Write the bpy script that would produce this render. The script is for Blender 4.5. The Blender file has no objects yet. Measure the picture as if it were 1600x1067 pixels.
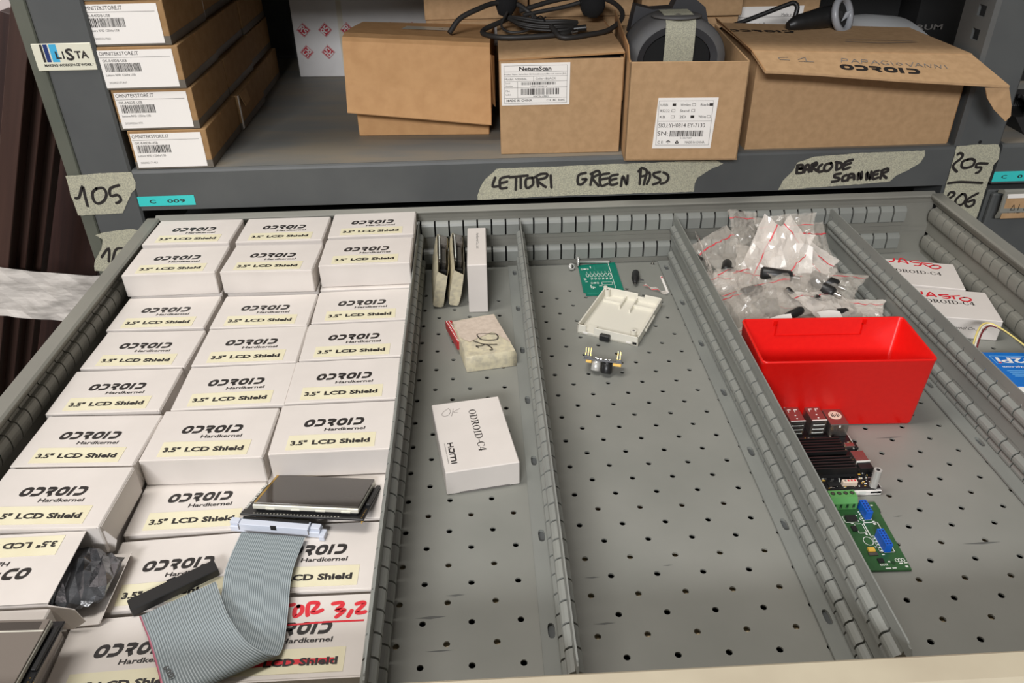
import bpy, math, random
from mathutils import Vector, Matrix, Euler
S = 0.001                                   # everything below is measured in millimetres
COL = bpy.context.scene.collection
SC = bpy.context.scene
PI = math.pi

# ------------------------------------------------------------------ materials
def lin(c):
    return tuple(((v / 255) / 12.92 if v / 255 <= 0.04045 else ((v / 255 + 0.055) / 1.055) ** 2.4) for v in c) + (1.0,)

MATS = {}
def mat(name, rgb, rough=0.5, metal=0.0, rgb2=None, nscale=40.0, stretch=(1, 1, 1), bump=0.0, bscale=None, spec=0.5,
        lo=0.35, hi=0.65, coat=0.0, detail=4.0):
    m = bpy.data.materials.new(name); m.use_nodes = True
    nt = m.node_tree; b = nt.nodes['Principled BSDF']
    b.inputs['Base Color'].default_value = lin(rgb)
    b.inputs['Roughness'].default_value = rough
    b.inputs['Metallic'].default_value = metal
    b.inputs['Specular IOR Level'].default_value = spec
    b.inputs['Coat Weight'].default_value = coat
    if rgb2 is not None or bump:
        tc = nt.nodes.new('ShaderNodeTexCoord'); mp = nt.nodes.new('ShaderNodeMapping')
        mp.inputs['Scale'].default_value = stretch
        nt.links.new(tc.outputs['Object'], mp.inputs['Vector'])
    if rgb2 is not None:
        n = nt.nodes.new('ShaderNodeTexNoise'); n.inputs['Scale'].default_value = nscale; n.inputs['Detail'].default_value = detail
        nt.links.new(mp.outputs['Vector'], n.inputs['Vector'])
        r = nt.nodes.new('ShaderNodeValToRGB')
        r.color_ramp.elements[0].position = lo; r.color_ramp.elements[1].position = hi
        r.color_ramp.elements[0].color = lin(rgb); r.color_ramp.elements[1].color = lin(rgb2)
        nt.links.new(n.outputs['Fac'], r.inputs['Fac']); nt.links.new(r.outputs['Color'], b.inputs['Base Color'])
    if bump:
        n2 = nt.nodes.new('ShaderNodeTexNoise'); n2.inputs['Scale'].default_value = bscale or nscale; n2.inputs['Detail'].default_value = 5
        nt.links.new(mp.outputs['Vector'], n2.inputs['Vector'])
        bp = nt.nodes.new('ShaderNodeBump'); bp.inputs['Strength'].default_value = bump; bp.inputs['Distance'].default_value = 0.001
        nt.links.new(n2.outputs['Fac'], bp.inputs['Height']); nt.links.new(bp.outputs['Normal'], b.inputs['Normal'])
    MATS[name] = m
    return m

mat('card_white', (214, 207, 200), 0.55, rgb2=(220, 213, 206), nscale=25, spec=0.35)
mat('ink_black', (38, 34, 32), 0.5)
mat('ink_grey', (120, 116, 112), 0.6)
mat('ink_red', (214, 40, 52), 0.5)
mat('pencil', (150, 143, 138), 0.6)
mat('sticker_cream', (230, 224, 194), 0.45, rgb2=(224, 216, 184), nscale=30)
mat('paper_white', (236, 232, 226), 0.6)
mat('kraft', (170, 138, 102), 0.75, rgb2=(180, 147, 110), nscale=120, spec=0.2, bump=0.05, bscale=300)
mat('kraft_warm', (188, 144, 98), 0.7, rgb2=(198, 154, 107), nscale=60, spec=0.25, bump=0.05, bscale=200)
mat('kraft_stack', (148, 116, 78), 0.75, rgb2=(158, 126, 88), nscale=80, spec=0.2)
mat('kraft_edge', (160, 120, 78), 0.85)
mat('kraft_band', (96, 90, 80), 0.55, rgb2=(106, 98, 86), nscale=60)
mat('grey_paint', (129, 130, 123), 0.42, rgb2=(142, 142, 135), nscale=9, spec=0.5, lo=0.3, hi=0.7)
mat('grey_wall', (124, 123, 115), 0.45, rgb2=(132, 131, 122), nscale=12, spec=0.45)
mat('grey_part', (128, 130, 125), 0.4, rgb2=(136, 138, 132), nscale=15, spec=0.5)
mat('cabinet_grey', (78, 80, 80), 0.5, rgb2=(85, 87, 86), nscale=14, spec=0.4)
mat('cabinet_green', (88, 91, 80), 0.55, rgb2=(95, 97, 86), nscale=14, spec=0.4)
mat('shelf_top', (112, 112, 108), 0.6, rgb2=(128, 120, 106), nscale=7, lo=0.4, hi=0.62, stretch=(1, 3, 1))
mat('panel_cream', (196, 186, 162), 0.55, rgb2=(186, 175, 152), nscale=18)
mat('dark', (14, 14, 14), 0.8)
mat('black_plastic', (30, 30, 30), 0.4)
mat('black_matte', (20, 20, 20), 0.85)
mat('black_foam', (16, 16, 17), 0.95, bump=0.4, bscale=900)
mat('red_plastic', (222, 16, 10), 0.35, spec=0.5, rgb2=(226, 20, 12), nscale=200)
mat('masking_tape', (188, 185, 160), 0.65, rgb2=(154, 152, 136), nscale=900, lo=0.4, hi=0.62, bump=0.35, bscale=500, detail=10)
mat('masking_cream', (210, 200, 170), 0.6, rgb2=(186, 178, 156), nscale=160, lo=0.4, hi=0.65, bump=0.4, bscale=220)
mat('masking_pink', (208, 192, 176), 0.6, rgb2=(196, 180, 164), nscale=200, lo=0.4, hi=0.65, bump=0.4, bscale=220)
mat('white_tape', (214, 208, 200), 0.6, rgb2=(150, 145, 138), nscale=22, lo=0.45, hi=0.75, stretch=(1, 1, 4), bump=0.6, bscale=60)
mat('cyan_label', (58, 200, 196), 0.4)
mat('badge_ivory', (222, 220, 200), 0.3)
mat('badge_navy', (40, 58, 112), 0.3)
mat('badge_blue', (70, 172, 214), 0.3)
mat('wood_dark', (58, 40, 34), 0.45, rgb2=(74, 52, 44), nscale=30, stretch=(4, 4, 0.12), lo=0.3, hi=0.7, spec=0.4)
mat('wood_shaded', (40, 22, 19), 0.5, rgb2=(58, 34, 28), nscale=30, stretch=(4, 4, 0.12))  # darker copy of the board wood, shade put into the colour
mat('wood_red', (92, 46, 32), 0.5, rgb2=(80, 40, 30), nscale=30, stretch=(4, 4, 0.12))
mat('pcb_teal', (0, 112, 92), 0.35, rgb2=(2, 120, 98), nscale=90)
mat('pcb_teal_light', (60, 150, 130), 0.35)
mat('pcb_green', (42, 84, 46), 0.35, rgb2=(50, 94, 52), nscale=80)
mat('pcb_black', (26, 26, 28), 0.35)
mat('pcb_red', (176, 34, 40), 0.35)
mat('silk_white', (226, 228, 220), 0.5)
mat('solder', (214, 212, 204), 0.25, metal=0.9)
mat('steel', (196, 194, 190), 0.28, metal=1.0)
mat('zinc', (204, 202, 196), 0.28, metal=0.35)
mat('steel_dark', (130, 126, 120), 0.35, metal=0.9)
mat('port_metal', (176, 168, 162), 0.25, metal=0.9)
mat('gold', (206, 170, 92), 0.3, metal=0.9)
mat('tantalum', (222, 178, 72), 0.5)
mat('terminal_green', (92, 158, 88), 0.45)
mat('terminal_dark', (26, 62, 30), 0.5)
mat('header_blue', (22, 92, 196), 0.4)
mat('header_dark', (10, 34, 92), 0.5)
mat('connector_cream', (226, 206, 186), 0.45)
mat('connector_grey', (206, 212, 224), 0.45)
mat('abs_beige', (222, 218, 204), 0.45)
mat('ribbon_grey', (166, 176, 178), 0.5)
mat('ribbon_dark', (140, 150, 153), 0.6)
mat('ribbon_pink', (190, 110, 128), 0.5)
mat('blue_pack', (10, 112, 200), 0.35, rgb2=(8, 106, 192), nscale=40)
mat('blue_light', (130, 196, 240), 0.4)
mat('wire_yellow', (226, 206, 120), 0.45)
mat('wire_red', (110, 30, 34), 0.45)
mat('wire_white', (220, 214, 200), 0.45)
mat('rubber', (44, 42, 40), 0.55)
mat('scanner_grey', (88, 88, 88), 0.6, rgb2=(96, 94, 92), nscale=40)
mat('scanner_dark', (58, 58, 60), 0.45)
mat('ring_grey', (150, 152, 156), 0.35)
mat('device_white', (198, 200, 200), 0.35)
mat('plaster_white', (216, 204, 200), 0.8, rgb2=(210, 198, 194), nscale=10)
mat('floor_grey', (120, 116, 110), 0.7, rgb2=(108, 104, 98), nscale=6)
mat('rs_white', (214, 212, 210), 0.55, rgb2=(204, 202, 200), nscale=16)
mat('rs_red', (178, 30, 48), 0.5)
mat('tape_brown', (196, 188, 170), 0.35, rgb2=(204, 198, 182), nscale=30)
mat('backing_beige', (222, 200, 160), 0.7)
mat('zip_red', (210, 60, 70), 0.45)
mat('lcd_frame', (224, 222, 208), 0.3, metal=0.3)
mat('lcd_glass', (72, 67, 62), 0.12, spec=0.6, coat=0.3)
mat('lcd_glass_sheen', (120, 112, 104), 0.18, spec=0.5)  # paler glass, bright reflection put into the colour
mat('silver_foil', (150, 152, 156), 0.16, metal=0.85, rgb2=(70, 72, 76), nscale=60, bump=0.5, bscale=120)
mat('scuff', (92, 93, 90), 0.6)

def film(name, rgb, alpha, rough=0.25):
    m = bpy.data.materials.new(name); m.use_nodes = True
    nt = m.node_tree; b = nt.nodes['Principled BSDF']; out = nt.nodes['Material Output']
    b.inputs['Base Color'].default_value = lin(rgb); b.inputs['Roughness'].default_value = rough
    b.inputs['Specular IOR Level'].default_value = 1.0
    tr = nt.nodes.new('ShaderNodeBsdfTransparent'); mx = nt.nodes.new('ShaderNodeMixShader')
    mx.inputs[0].default_value = alpha
    nt.links.new(tr.outputs[0], mx.inputs[1]); nt.links.new(b.outputs[0], mx.inputs[2])
    nt.links.new(mx.outputs[0], out.inputs['Surface'])
    MATS[name] = m
film('film_clear', (226, 218, 206), 0.23, 0.1)
film('film_milky', (236, 228, 218), 0.5, 0.14)
film('tape_clear', (214, 206, 196), 0.72, 0.4)

# ------------------------------------------------------------------ text as flat polygons
_TXT = {}
def text_polys(s, bold=0.0, shear=0.0):
    key = (s, bold, shear)
    if key not in _TXT:
        cu = bpy.data.curves.new('lettering', 'FONT'); cu.body = s; cu.size = 1.0; cu.resolution_u = 2
        cu.offset = bold; cu.shear = shear
        ob = bpy.data.objects.new('lettering', cu); COL.objects.link(ob)
        dg = bpy.context.evaluated_depsgraph_get()
        me = bpy.data.meshes.new_from_object(ob.evaluated_get(dg))
        vs = [(v.co.x, v.co.y) for v in me.vertices]; fs = [tuple(p.vertices) for p in me.polygons]
        bpy.data.objects.remove(ob); bpy.data.curves.remove(cu); bpy.data.meshes.remove(me)
        if vs:
            x0 = min(v[0] for v in vs); x1 = max(v[0] for v in vs)
        else:
            x0, x1 = 0, 1
        _TXT[key] = ([(x - x0, y) for x, y in vs], fs, x1 - x0)
    return _TXT[key]

# ------------------------------------------------------------------ mesh builder (mm)
class MB:
    def __init__(self):
        self.v = []; self.f = []; self.m = []; self.s = []; self.names = []
        self.M = Matrix.Identity(4)
    def mi(self, name):
        if name not in self.names: self.names.append(name)
        return self.names.index(name)
    def P(self, p):
        q = self.M @ Vector(p); self.v.append(q[:]); return len(self.v) - 1
    def F(self, idx, name, smooth=False):
        self.f.append(tuple(idx)); self.m.append(self.mi(name)); self.s.append(smooth)
    def poly(self, pts, name, smooth=False):
        self.F([self.P(p) for p in pts], name, smooth)
    def box(self, a, b, name, bev=0.0, top=None):
        x0, x1 = sorted((a[0], b[0])); y0, y1 = sorted((a[1], b[1])); z0, z1 = sorted((a[2], b[2]))
        if bev <= 0:
            i = [self.P((x, y, z)) for z in (z0, z1) for y in (y0, y1) for x in (x0, x1)]
            for k, q in enumerate(((0, 2, 3, 1), (4, 5, 7, 6), (0, 1, 5, 4), (2, 6, 7, 3), (0, 4, 6, 2), (1, 3, 7, 5))):
                self.F([i[j] for j in q], top if (top and k == 1) else name)
            return
        e = bev; X = (x0, x1); Y = (y0, y1); Z = (z0, z1); C = {}
        for ix in (0, 1):
            for iy in (0, 1):
                for iz in (0, 1):
                    sx, sy, sz = (1 - 2 * ix), (1 - 2 * iy), (1 - 2 * iz)
                    C[ix, iy, iz, 'x'] = self.P((X[ix], Y[iy] + sy * e, Z[iz] + sz * e))
                    C[ix, iy, iz, 'y'] = self.P((X[ix] + sx * e, Y[iy], Z[iz] + sz * e))
                    C[ix, iy, iz, 'z'] = self.P((X[ix] + sx * e, Y[iy] + sy * e, Z[iz]))
        g = lambda x, y, z, a: C[x, y, z, a]
        self.F([g(0, 0, 1, 'z'), g(1, 0, 1, 'z'), g(1, 1, 1, 'z'), g(0, 1, 1, 'z')], top or name)
        self.F([g(0, 0, 0, 'z'), g(0, 1, 0, 'z'), g(1, 1, 0, 'z'), g(1, 0, 0, 'z')], name)
        self.F([g(0, 0, 0, 'y'), g(1, 0, 0, 'y'), g(1, 0, 1, 'y'), g(0, 0, 1, 'y')], name)
        self.F([g(0, 1, 0, 'y'), g(0, 1, 1, 'y'), g(1, 1, 1, 'y'), g(1, 1, 0, 'y')], name)
        self.F([g(0, 0, 0, 'x'), g(0, 0, 1, 'x'), g(0, 1, 1, 'x'), g(0, 1, 0, 'x')], name)
        self.F([g(1, 0, 0, 'x'), g(1, 1, 0, 'x'), g(1, 1, 1, 'x'), g(1, 0, 1, 'x')], name)
        for iy in (0, 1):
            for iz in (0, 1):
                self.F([g(0, iy, iz, 'y'), g(1, iy, iz, 'y'), g(1, iy, iz, 'z'), g(0, iy, iz, 'z')], name)
        for ix in (0, 1):
            for iz in (0, 1):
                self.F([g(ix, 0, iz, 'x'), g(ix, 1, iz, 'x'), g(ix, 1, iz, 'z'), g(ix, 0, iz, 'z')], name)
            for iy in (0, 1):
                self.F([g(ix, iy, 0, 'x'), g(ix, iy, 1, 'x'), g(ix, iy, 1, 'y'), g(ix, iy, 0, 'y')], name)
        for ix in (0, 1):
            for iy in (0, 1):
                for iz in (0, 1):
                    self.F([g(ix, iy, iz, 'x'), g(ix, iy, iz, 'y'), g(ix, iy, iz, 'z')], name)
    def prism(self, pts, vec, name, cap=None, smooth=False):
        """polygon pts (3-D) swept along vec"""
        V = Vector(vec); a = [self.P(p) for p in pts]; b = [self.P(Vector(p) + V) for p in pts]; n = len(a)
        for i in range(n):
            self.F([a[i], a[(i + 1) % n], b[(i + 1) % n], b[i]], name, smooth)
        self.F(a[::-1], cap or name); self.F(b, cap or name)
    def sheet(self, pts, vec, name, t=0.0):
        """open polyline swept along vec"""
        V = Vector(vec); a = [self.P(p) for p in pts]; b = [self.P(Vector(p) + V) for p in pts]
        for i in range(len(a) - 1):
            self.F([a[i], a[i + 1], b[i + 1], b[i]], name)
    def grid(self, rows, name, smooth=True, close_u=False, close_v=False):
        idx = [[self.P(p) for p in r] for r in rows]; n = len(idx); k = len(idx[0])
        for i in range(n if close_u else n - 1):
            for j in range(k if close_v else k - 1):
                self.F([idx[i][j], idx[(i + 1) % n][j], idx[(i + 1) % n][(j + 1) % k], idx[i][(j + 1) % k]],
                       name(i, j) if callable(name) else name, smooth)
    def tube(self, pts, r, name, n=10, caps=True):
        pts = [Vector(p) for p in pts]; rs = r if isinstance(r, (list, tuple)) else [r] * len(pts)
        T = []
        for i in range(len(pts)):
            d = pts[min(i + 1, len(pts) - 1)] - pts[max(i - 1, 0)]
            T.append(d.normalized() if d.length > 1e-9 else Vector((0, 0, 1)))
        u = T[0].orthogonal().normalized(); rows = []
        for i, p in enumerate(pts):
            u = (u - T[i] * u.dot(T[i])).normalized(); w = T[i].cross(u)
            rows.append([p + (u * math.cos(a) + w * math.sin(a)) * rs[i] for a in (2 * PI * k / n for k in range(n))])
        self.grid(rows, name, True, False, True)
        if caps:
            self.poly(rows[0][::-1], name); self.poly(rows[-1], name)
    def cyl(self, c, axis, r, h, name, n=16, r2=None, cap=None):
        A = Vector(axis).normalized(); u = A.orthogonal().normalized(); w = A.cross(u); c = Vector(c)
        r2 = r if r2 is None else r2
        a = [c + (u * math.cos(2 * PI * k / n) + w * math.sin(2 * PI * k / n)) * r for k in range(n)]
        b = [c + A * h + (u * math.cos(2 * PI * k / n) + w * math.sin(2 * PI * k / n)) * r2 for k in range(n)]
        self.grid([a, b], name, True, False, True); self.poly(a[::-1], cap or name); self.poly(b, cap or name)
    def lathe(self, prof, c, axis, name, n=24, arc=(0, 2 * PI)):
        A = Vector(axis).normalized(); u = A.orthogonal().normalized(); w = A.cross(u); c = Vector(c); rows = []
        for r, h in prof:
            rows.append([c + A * h + (u * math.cos(t) + w * math.sin(t)) * r for t in (arc[0] + (arc[1] - arc[0]) * k / n for k in range(n))])
        self.grid(rows, name, True, False, True)
    # flat printing on a plane: O origin, U right, V up (unit vectors), already lifted off the surface
    def text(self, s, O, U, V, h, name, width=None, bold=0.0, shear=0.0, center=False, cap=0.70):
        vs, fs, w = text_polys(s, bold, shear)
        if not vs: return
        O = Vector(O); U = Vector(U); V = Vector(V); sy = h / cap; sx = (width / w) if width else sy
        o = O - U * (w * sx / 2) if center else O
        i = [self.P(o + U * (x * sx) + V * (y * sy)) for x, y in vs]
        for f in fs: self.F([i[k] for k in f], name)
    def rect(self, O, U, V, x0, y0, x1, y1, name):
        O = Vector(O); U = Vector(U); V = Vector(V)
        self.poly([O + U * x0 + V * y0, O + U * x1 + V * y0, O + U * x1 + V * y1, O + U * x0 + V * y1], name)
    def frame(self, O, U, V, x0, y0, x1, y1, t, name):
        for a in ((x0, y0, x1, y0 + t), (x0, y1 - t, x1, y1), (x0, y0, x0 + t, y1), (x1 - t, y0, x1, y1)):
            self.rect(O, U, V, *a, name)
    def stroke(self, pts, w, O, U, V, name, smooth=True, closed=False):
        O = Vector(O); U = Vector(U); V = Vector(V)
        p = [Vector((a[0], a[1])) for a in pts]
        if smooth and len(p) > 2:
            q = []
            for i in range(len(p) - 1):
                p0 = p[i - 1] if i else p[0]; p1 = p[i]; p2 = p[i + 1]; p3 = p[i + 2] if i + 2 < len(p) else p2
                for k in range(4):
                    t = k / 4
                    q.append(0.5 * ((2 * p1) + (p2 - p0) * t + (2 * p0 - 5 * p1 + 4 * p2 - p3) * t * t + (3 * p1 - p0 - 3 * p2 + p3) * t ** 3))
            q.append(p[-1]); p = q
        self.nst = (getattr(self, 'nst', 0) + 1) % 12
        O = O + U.cross(V).normalized() * 0.012 * self.nst          # crossing strokes never share a plane
        W = lambda a: O + U * a.x + V * a.y
        q = [p[0]]
        for a in p[1:]:
            if (a - q[-1]).length > w * 0.04: q.append(a)
        p = q; n = len(p)
        if n < 2: return
        if smooth:
            D = [(p[min(i + 1, n - 1)] - p[max(i - 1, 0)]) for i in range(n)]
            D = [d.normalized() if d.length > 1e-6 else Vector((1, 0)) for d in D]
            L = [W(p[i] + Vector((-D[i].y, D[i].x)) * w / 2) for i in range(n)]; R = [W(p[i] - Vector((-D[i].y, D[i].x)) * w / 2) for i in range(n)]
            for i in range(n - 1): self.poly([L[i], R[i], R[i + 1], L[i + 1]], name)
            for a, d in ((p[0], -D[0]), (p[-1], D[-1])):
                nr = Vector((-d.y, d.x))
                self.poly([W(a + (nr * math.cos(t) + d * math.sin(t)) * w / 2) for t in (PI * k / 6 for k in range(7))], name)
        else:
            for i in range(n - 1):
                d = (p[i + 1] - p[i]).normalized(); nr = Vector((-d.y, d.x)) * w / 2; lift = U.cross(V).normalized() * 0.003 * (i % 3)
                self.poly([W(p[i] + nr) + lift, W(p[i] - nr) + lift, W(p[i + 1] - nr) + lift, W(p[i + 1] + nr) + lift], name)
    def barcode(self, O, U, V, x0, y0, x1, y1, seed, name='ink_black', n=44):
        rnd = random.Random(seed); x = x0; step = (x1 - x0) / n
        while x < x1 - step:
            w = step * rnd.choice((0.6, 0.6, 1.1, 1.6)); self.rect(O, U, V, x, y0, min(x + w, x1), y1, name)
            x += w + step * rnd.choice((0.7, 0.7, 1.2))
    def hole_cell(self, cx, cy, z, hx, hy, rx, ry, name, n=12, depth=1.5, power=2.0):
        """flat rectangle with a rounded hole; rim goes down by depth"""
        outer = []; inner = []
        for k in range(n):
            a = 2 * PI * (k + 0.5) / n; c, s = math.cos(a), math.sin(a)
            t = min(hx / abs(c) if abs(c) > 1e-9 else 1e9, hy / abs(s) if abs(s) > 1e-9 else 1e9)
            outer.append((cx + c * t, cy + s * t, a))
            inner.append((cx + math.copysign(abs(c) ** (2 / power), c) * rx, cy + math.copysign(abs(s) ** (2 / power), s) * ry))
        corners = [(math.atan2(sy * hy, sx * hx) % (2 * PI), cx + sx * hx, cy + sy * hy) for sx, sy in ((1, 1), (-1, 1), (-1, -1), (1, -1))]
        io = [self.P((o[0], o[1], z)) for o in outer]; ii = [self.P((i[0], i[1], z)) for i in inner]
        il = [self.P((i[0], i[1], z - depth)) for i in inner]; ic = {c[0]: self.P((c[1], c[2], z)) for c in corners}
        for k in range(n):
            k2 = (k + 1) % n; a0 = outer[k][2]; a1 = outer[k2][2] if k2 else outer[k2][2] + 2 * PI
            mid = [v for c, v in ic.items() if a0 < c < a1 or a0 < c + 2 * PI < a1]
            self.F([ii[k], io[k]] + mid + [io[k2], ii[k2]], name)
            self.F([ii[k], ii[k2], il[k2], il[k]], name)
    def build(self, name, parent=None, loc=(0, 0, 0), rot=(0, 0, 0), **props):
        me = bpy.data.meshes.new(name)
        me.from_pydata([(a * S, b * S, c * S) for a, b, c in self.v], [], self.f)
        for n in self.names: me.materials.append(MATS[n])
        me.polygons.foreach_set('material_index', self.m); me.polygons.foreach_set('use_smooth', self.s)
        me.update()
        o = bpy.data.objects.new(name, me); COL.objects.link(o)
        o.location = Vector(loc) * S; o.rotation_euler = rot
        if parent: o.parent = parent
        for k, v in props.items(): o[k] = v
        return o

def thing(name, label, category, loc=(0, 0, 0), rot=(0, 0, 0), group=None):
    o = bpy.data.objects.new(name, None); COL.objects.link(o); o.empty_display_size = 0.02
    o.location = Vector(loc) * S; o.rotation_euler = rot
    return tag(o, label, category, group)
def tag(o, label, category, group=None):
    o['label'] = label; o['category'] = category
    if group: o['group'] = group
    return o
def copy_tree(o, parent=None):
    c = o.copy(); COL.objects.link(c)
    if parent: c.parent = parent
    for ch in list(o.children): copy_tree(ch, c)
    return c
X, Y, Z = Vector((1, 0, 0)), Vector((0, 1, 0)), Vector((0, 0, 1))
def spline(pts, n=8):
    p = [Vector(a) for a in pts]; q = []
    for i in range(len(p) - 1):
        p0 = p[i - 1] if i else p[0] * 2 - p[1]; p1 = p[i]; p2 = p[i + 1]; p3 = p[i + 2] if i + 2 < len(p) else p[-1] * 2 - p[-2]
        for k in range(n):
            t = k / n
            q.append(0.5 * ((2 * p1) + (p2 - p0) * t + (2 * p0 - 5 * p1 + 4 * p2 - p3) * t * t + (3 * p1 - p0 - 3 * p2 + p3) * t ** 3))
    q.append(p[-1]); return q

# the angular six-letter wordmark, drawn with strokes in a box 6.0 wide and 1 high
def wordmark(b, O, U, V, w, h, name, shear=0.22):
    sx = w / 5.72; Uv = Vector(U) * sx; Vv = Vector(V) * h + Vector(U) * (shear * h)
    def st(pts, closed=False):
        O2 = Vector(O); th = 0.30
        p = [Vector(a) for a in pts]; n = len(p)
        L = []; Rr = []
        for i in range(n):
            d0 = (p[i] - p[i - 1]) if (i or closed) else (p[1] - p[0]); d1 = (p[(i + 1) % n] - p[i]) if (i < n - 1 or closed) else d0
            d = (d0.normalized() + d1.normalized())
            d = d.normalized() if d.length > 1e-6 else d1.normalized()
            nn = Vector((-d.y, d.x)); k = th / 2 / max(0.5, nn.dot(Vector((-d1.normalized().y, d1.normalized().x))))
            L.append(p[i] + nn * k); Rr.append(p[i] - nn * k)
        for i in range(n if closed else n - 1):
            j = (i + 1) % n
            b.poly([O2 + Uv * q.x + Vv * q.y for q in (L[i], Rr[i], Rr[j], L[j])], name)
    def ring(x):
        return [(x + 0.5 + 0.34 * math.copysign(abs(math.cos(a)) ** 0.8, math.cos(a)), 0.5 + 0.36 * math.copysign(abs(math.sin(a)) ** 0.8, math.sin(a))) for a in (2 * PI * k / 20 for k in range(20))]
    def dee(x):
        return [(x + 0.04, 0.86), (x + 0.48, 0.86), (x + 0.68, 0.8), (x + 0.78, 0.62), (x + 0.78, 0.38), (x + 0.68, 0.2), (x + 0.48, 0.14), (x + 0.04, 0.14)]
    st(ring(0), True); st(dee(1.06))
    st([(2.12, 0.86), (2.62, 0.86), (2.8, 0.78), (2.8, 0.62), (2.62, 0.46), (2.26, 0.46)]); st([(2.54, 0.46), (2.84, 0.0)])
    st(ring(3.1), True); st([(4.36, 0), (4.36, 1)]); st(dee(4.74))

# seriffed capitals (thick uprights, thin hairlines)
def serif(b, s, O, U, V, w, h, name):
    adv = {'O': 0.86, 'D': 0.86, 'R': 0.84, 'I': 0.46, '-': 0.42, 'C': 0.8, '4': 0.64, ' ': 0.4}
    tot = sum(adv[c] for c in s); sx = w / tot; x = 0.0; O = Vector(O); U = Vector(U); V = Vector(V)
    def q(pts): b.poly([O + U * (a * sx) + V * (c * h) for a, c in pts], name)
    def r(x0, y0, x1, y1): q([(x0, y0), (x1, y0), (x1, y1), (x0, y1)])
    def arc(cx, rx, ri, a0, a1, n=14):
        for k in range(n):
            t0 = a0 + (a1 - a0) * k / n; t1 = a0 + (a1 - a0) * (k + 1) / n
            q([(cx + rx * math.cos(t0), 0.5 + 0.5 * math.sin(t0)), (cx + rx * math.cos(t1), 0.5 + 0.5 * math.sin(t1)),
               (cx + ri * math.cos(t1), 0.5 + 0.44 * math.sin(t1)), (cx + ri * math.cos(t0), 0.5 + 0.44 * math.sin(t0))])
    for c in s:
        if c == 'O': arc(x + 0.42, 0.38, 0.22, 0, 2 * PI, 22)
        elif c == 'D':
            r(x + 0.12, 0, x + 0.28, 1); r(x + 0.02, 0, x + 0.4, 0.06); r(x + 0.02, 0.94, x + 0.4, 1); arc(x + 0.4, 0.4, 0.24, -PI / 2, PI / 2)
        elif c == 'R':
            r(x + 0.12, 0, x + 0.28, 1); r(x + 0.02, 0, x + 0.38, 0.06); r(x + 0.02, 0.94, x + 0.45, 1); r(x + 0.2, 0.48, x + 0.45, 0.54)
            r(x + 0.5, 0.54, x + 0.66, 0.94); r(x + 0.42, 0.48, x + 0.6, 0.56); r(x + 0.42, 0.92, x + 0.6, 1)
            q([(x + 0.36, 0.5), (x + 0.52, 0.5), (x + 0.82, 0), (x + 0.64, 0)])
        elif c == 'I': r(x + 0.14, 0, x + 0.3, 1); r(x + 0.04, 0, x + 0.4, 0.06); r(x + 0.04, 0.94, x + 0.4, 1)
        elif c == '-': r(x + 0.06, 0.34, x + 0.36, 0.44)
        elif c == 'C': arc(x + 0.42, 0.38, 0.22, 0.25 * PI, 1.75 * PI, 18); r(x + 0.64, 0.66, x + 0.7, 0.98); r(x + 0.6, 0.1, x + 0.68, 0.26)
        elif c == '4':
            r(x + 0.34, 0, x + 0.5, 1); r(x + 0.24, 0, x + 0.6, 0.05); r(x + 0.02, 0.26, x + 0.6, 0.34)
            q([(x + 0.02, 0.34), (x + 0.1, 0.34), (x + 0.44, 1), (x + 0.36, 1)])
        x += adv[c]
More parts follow.
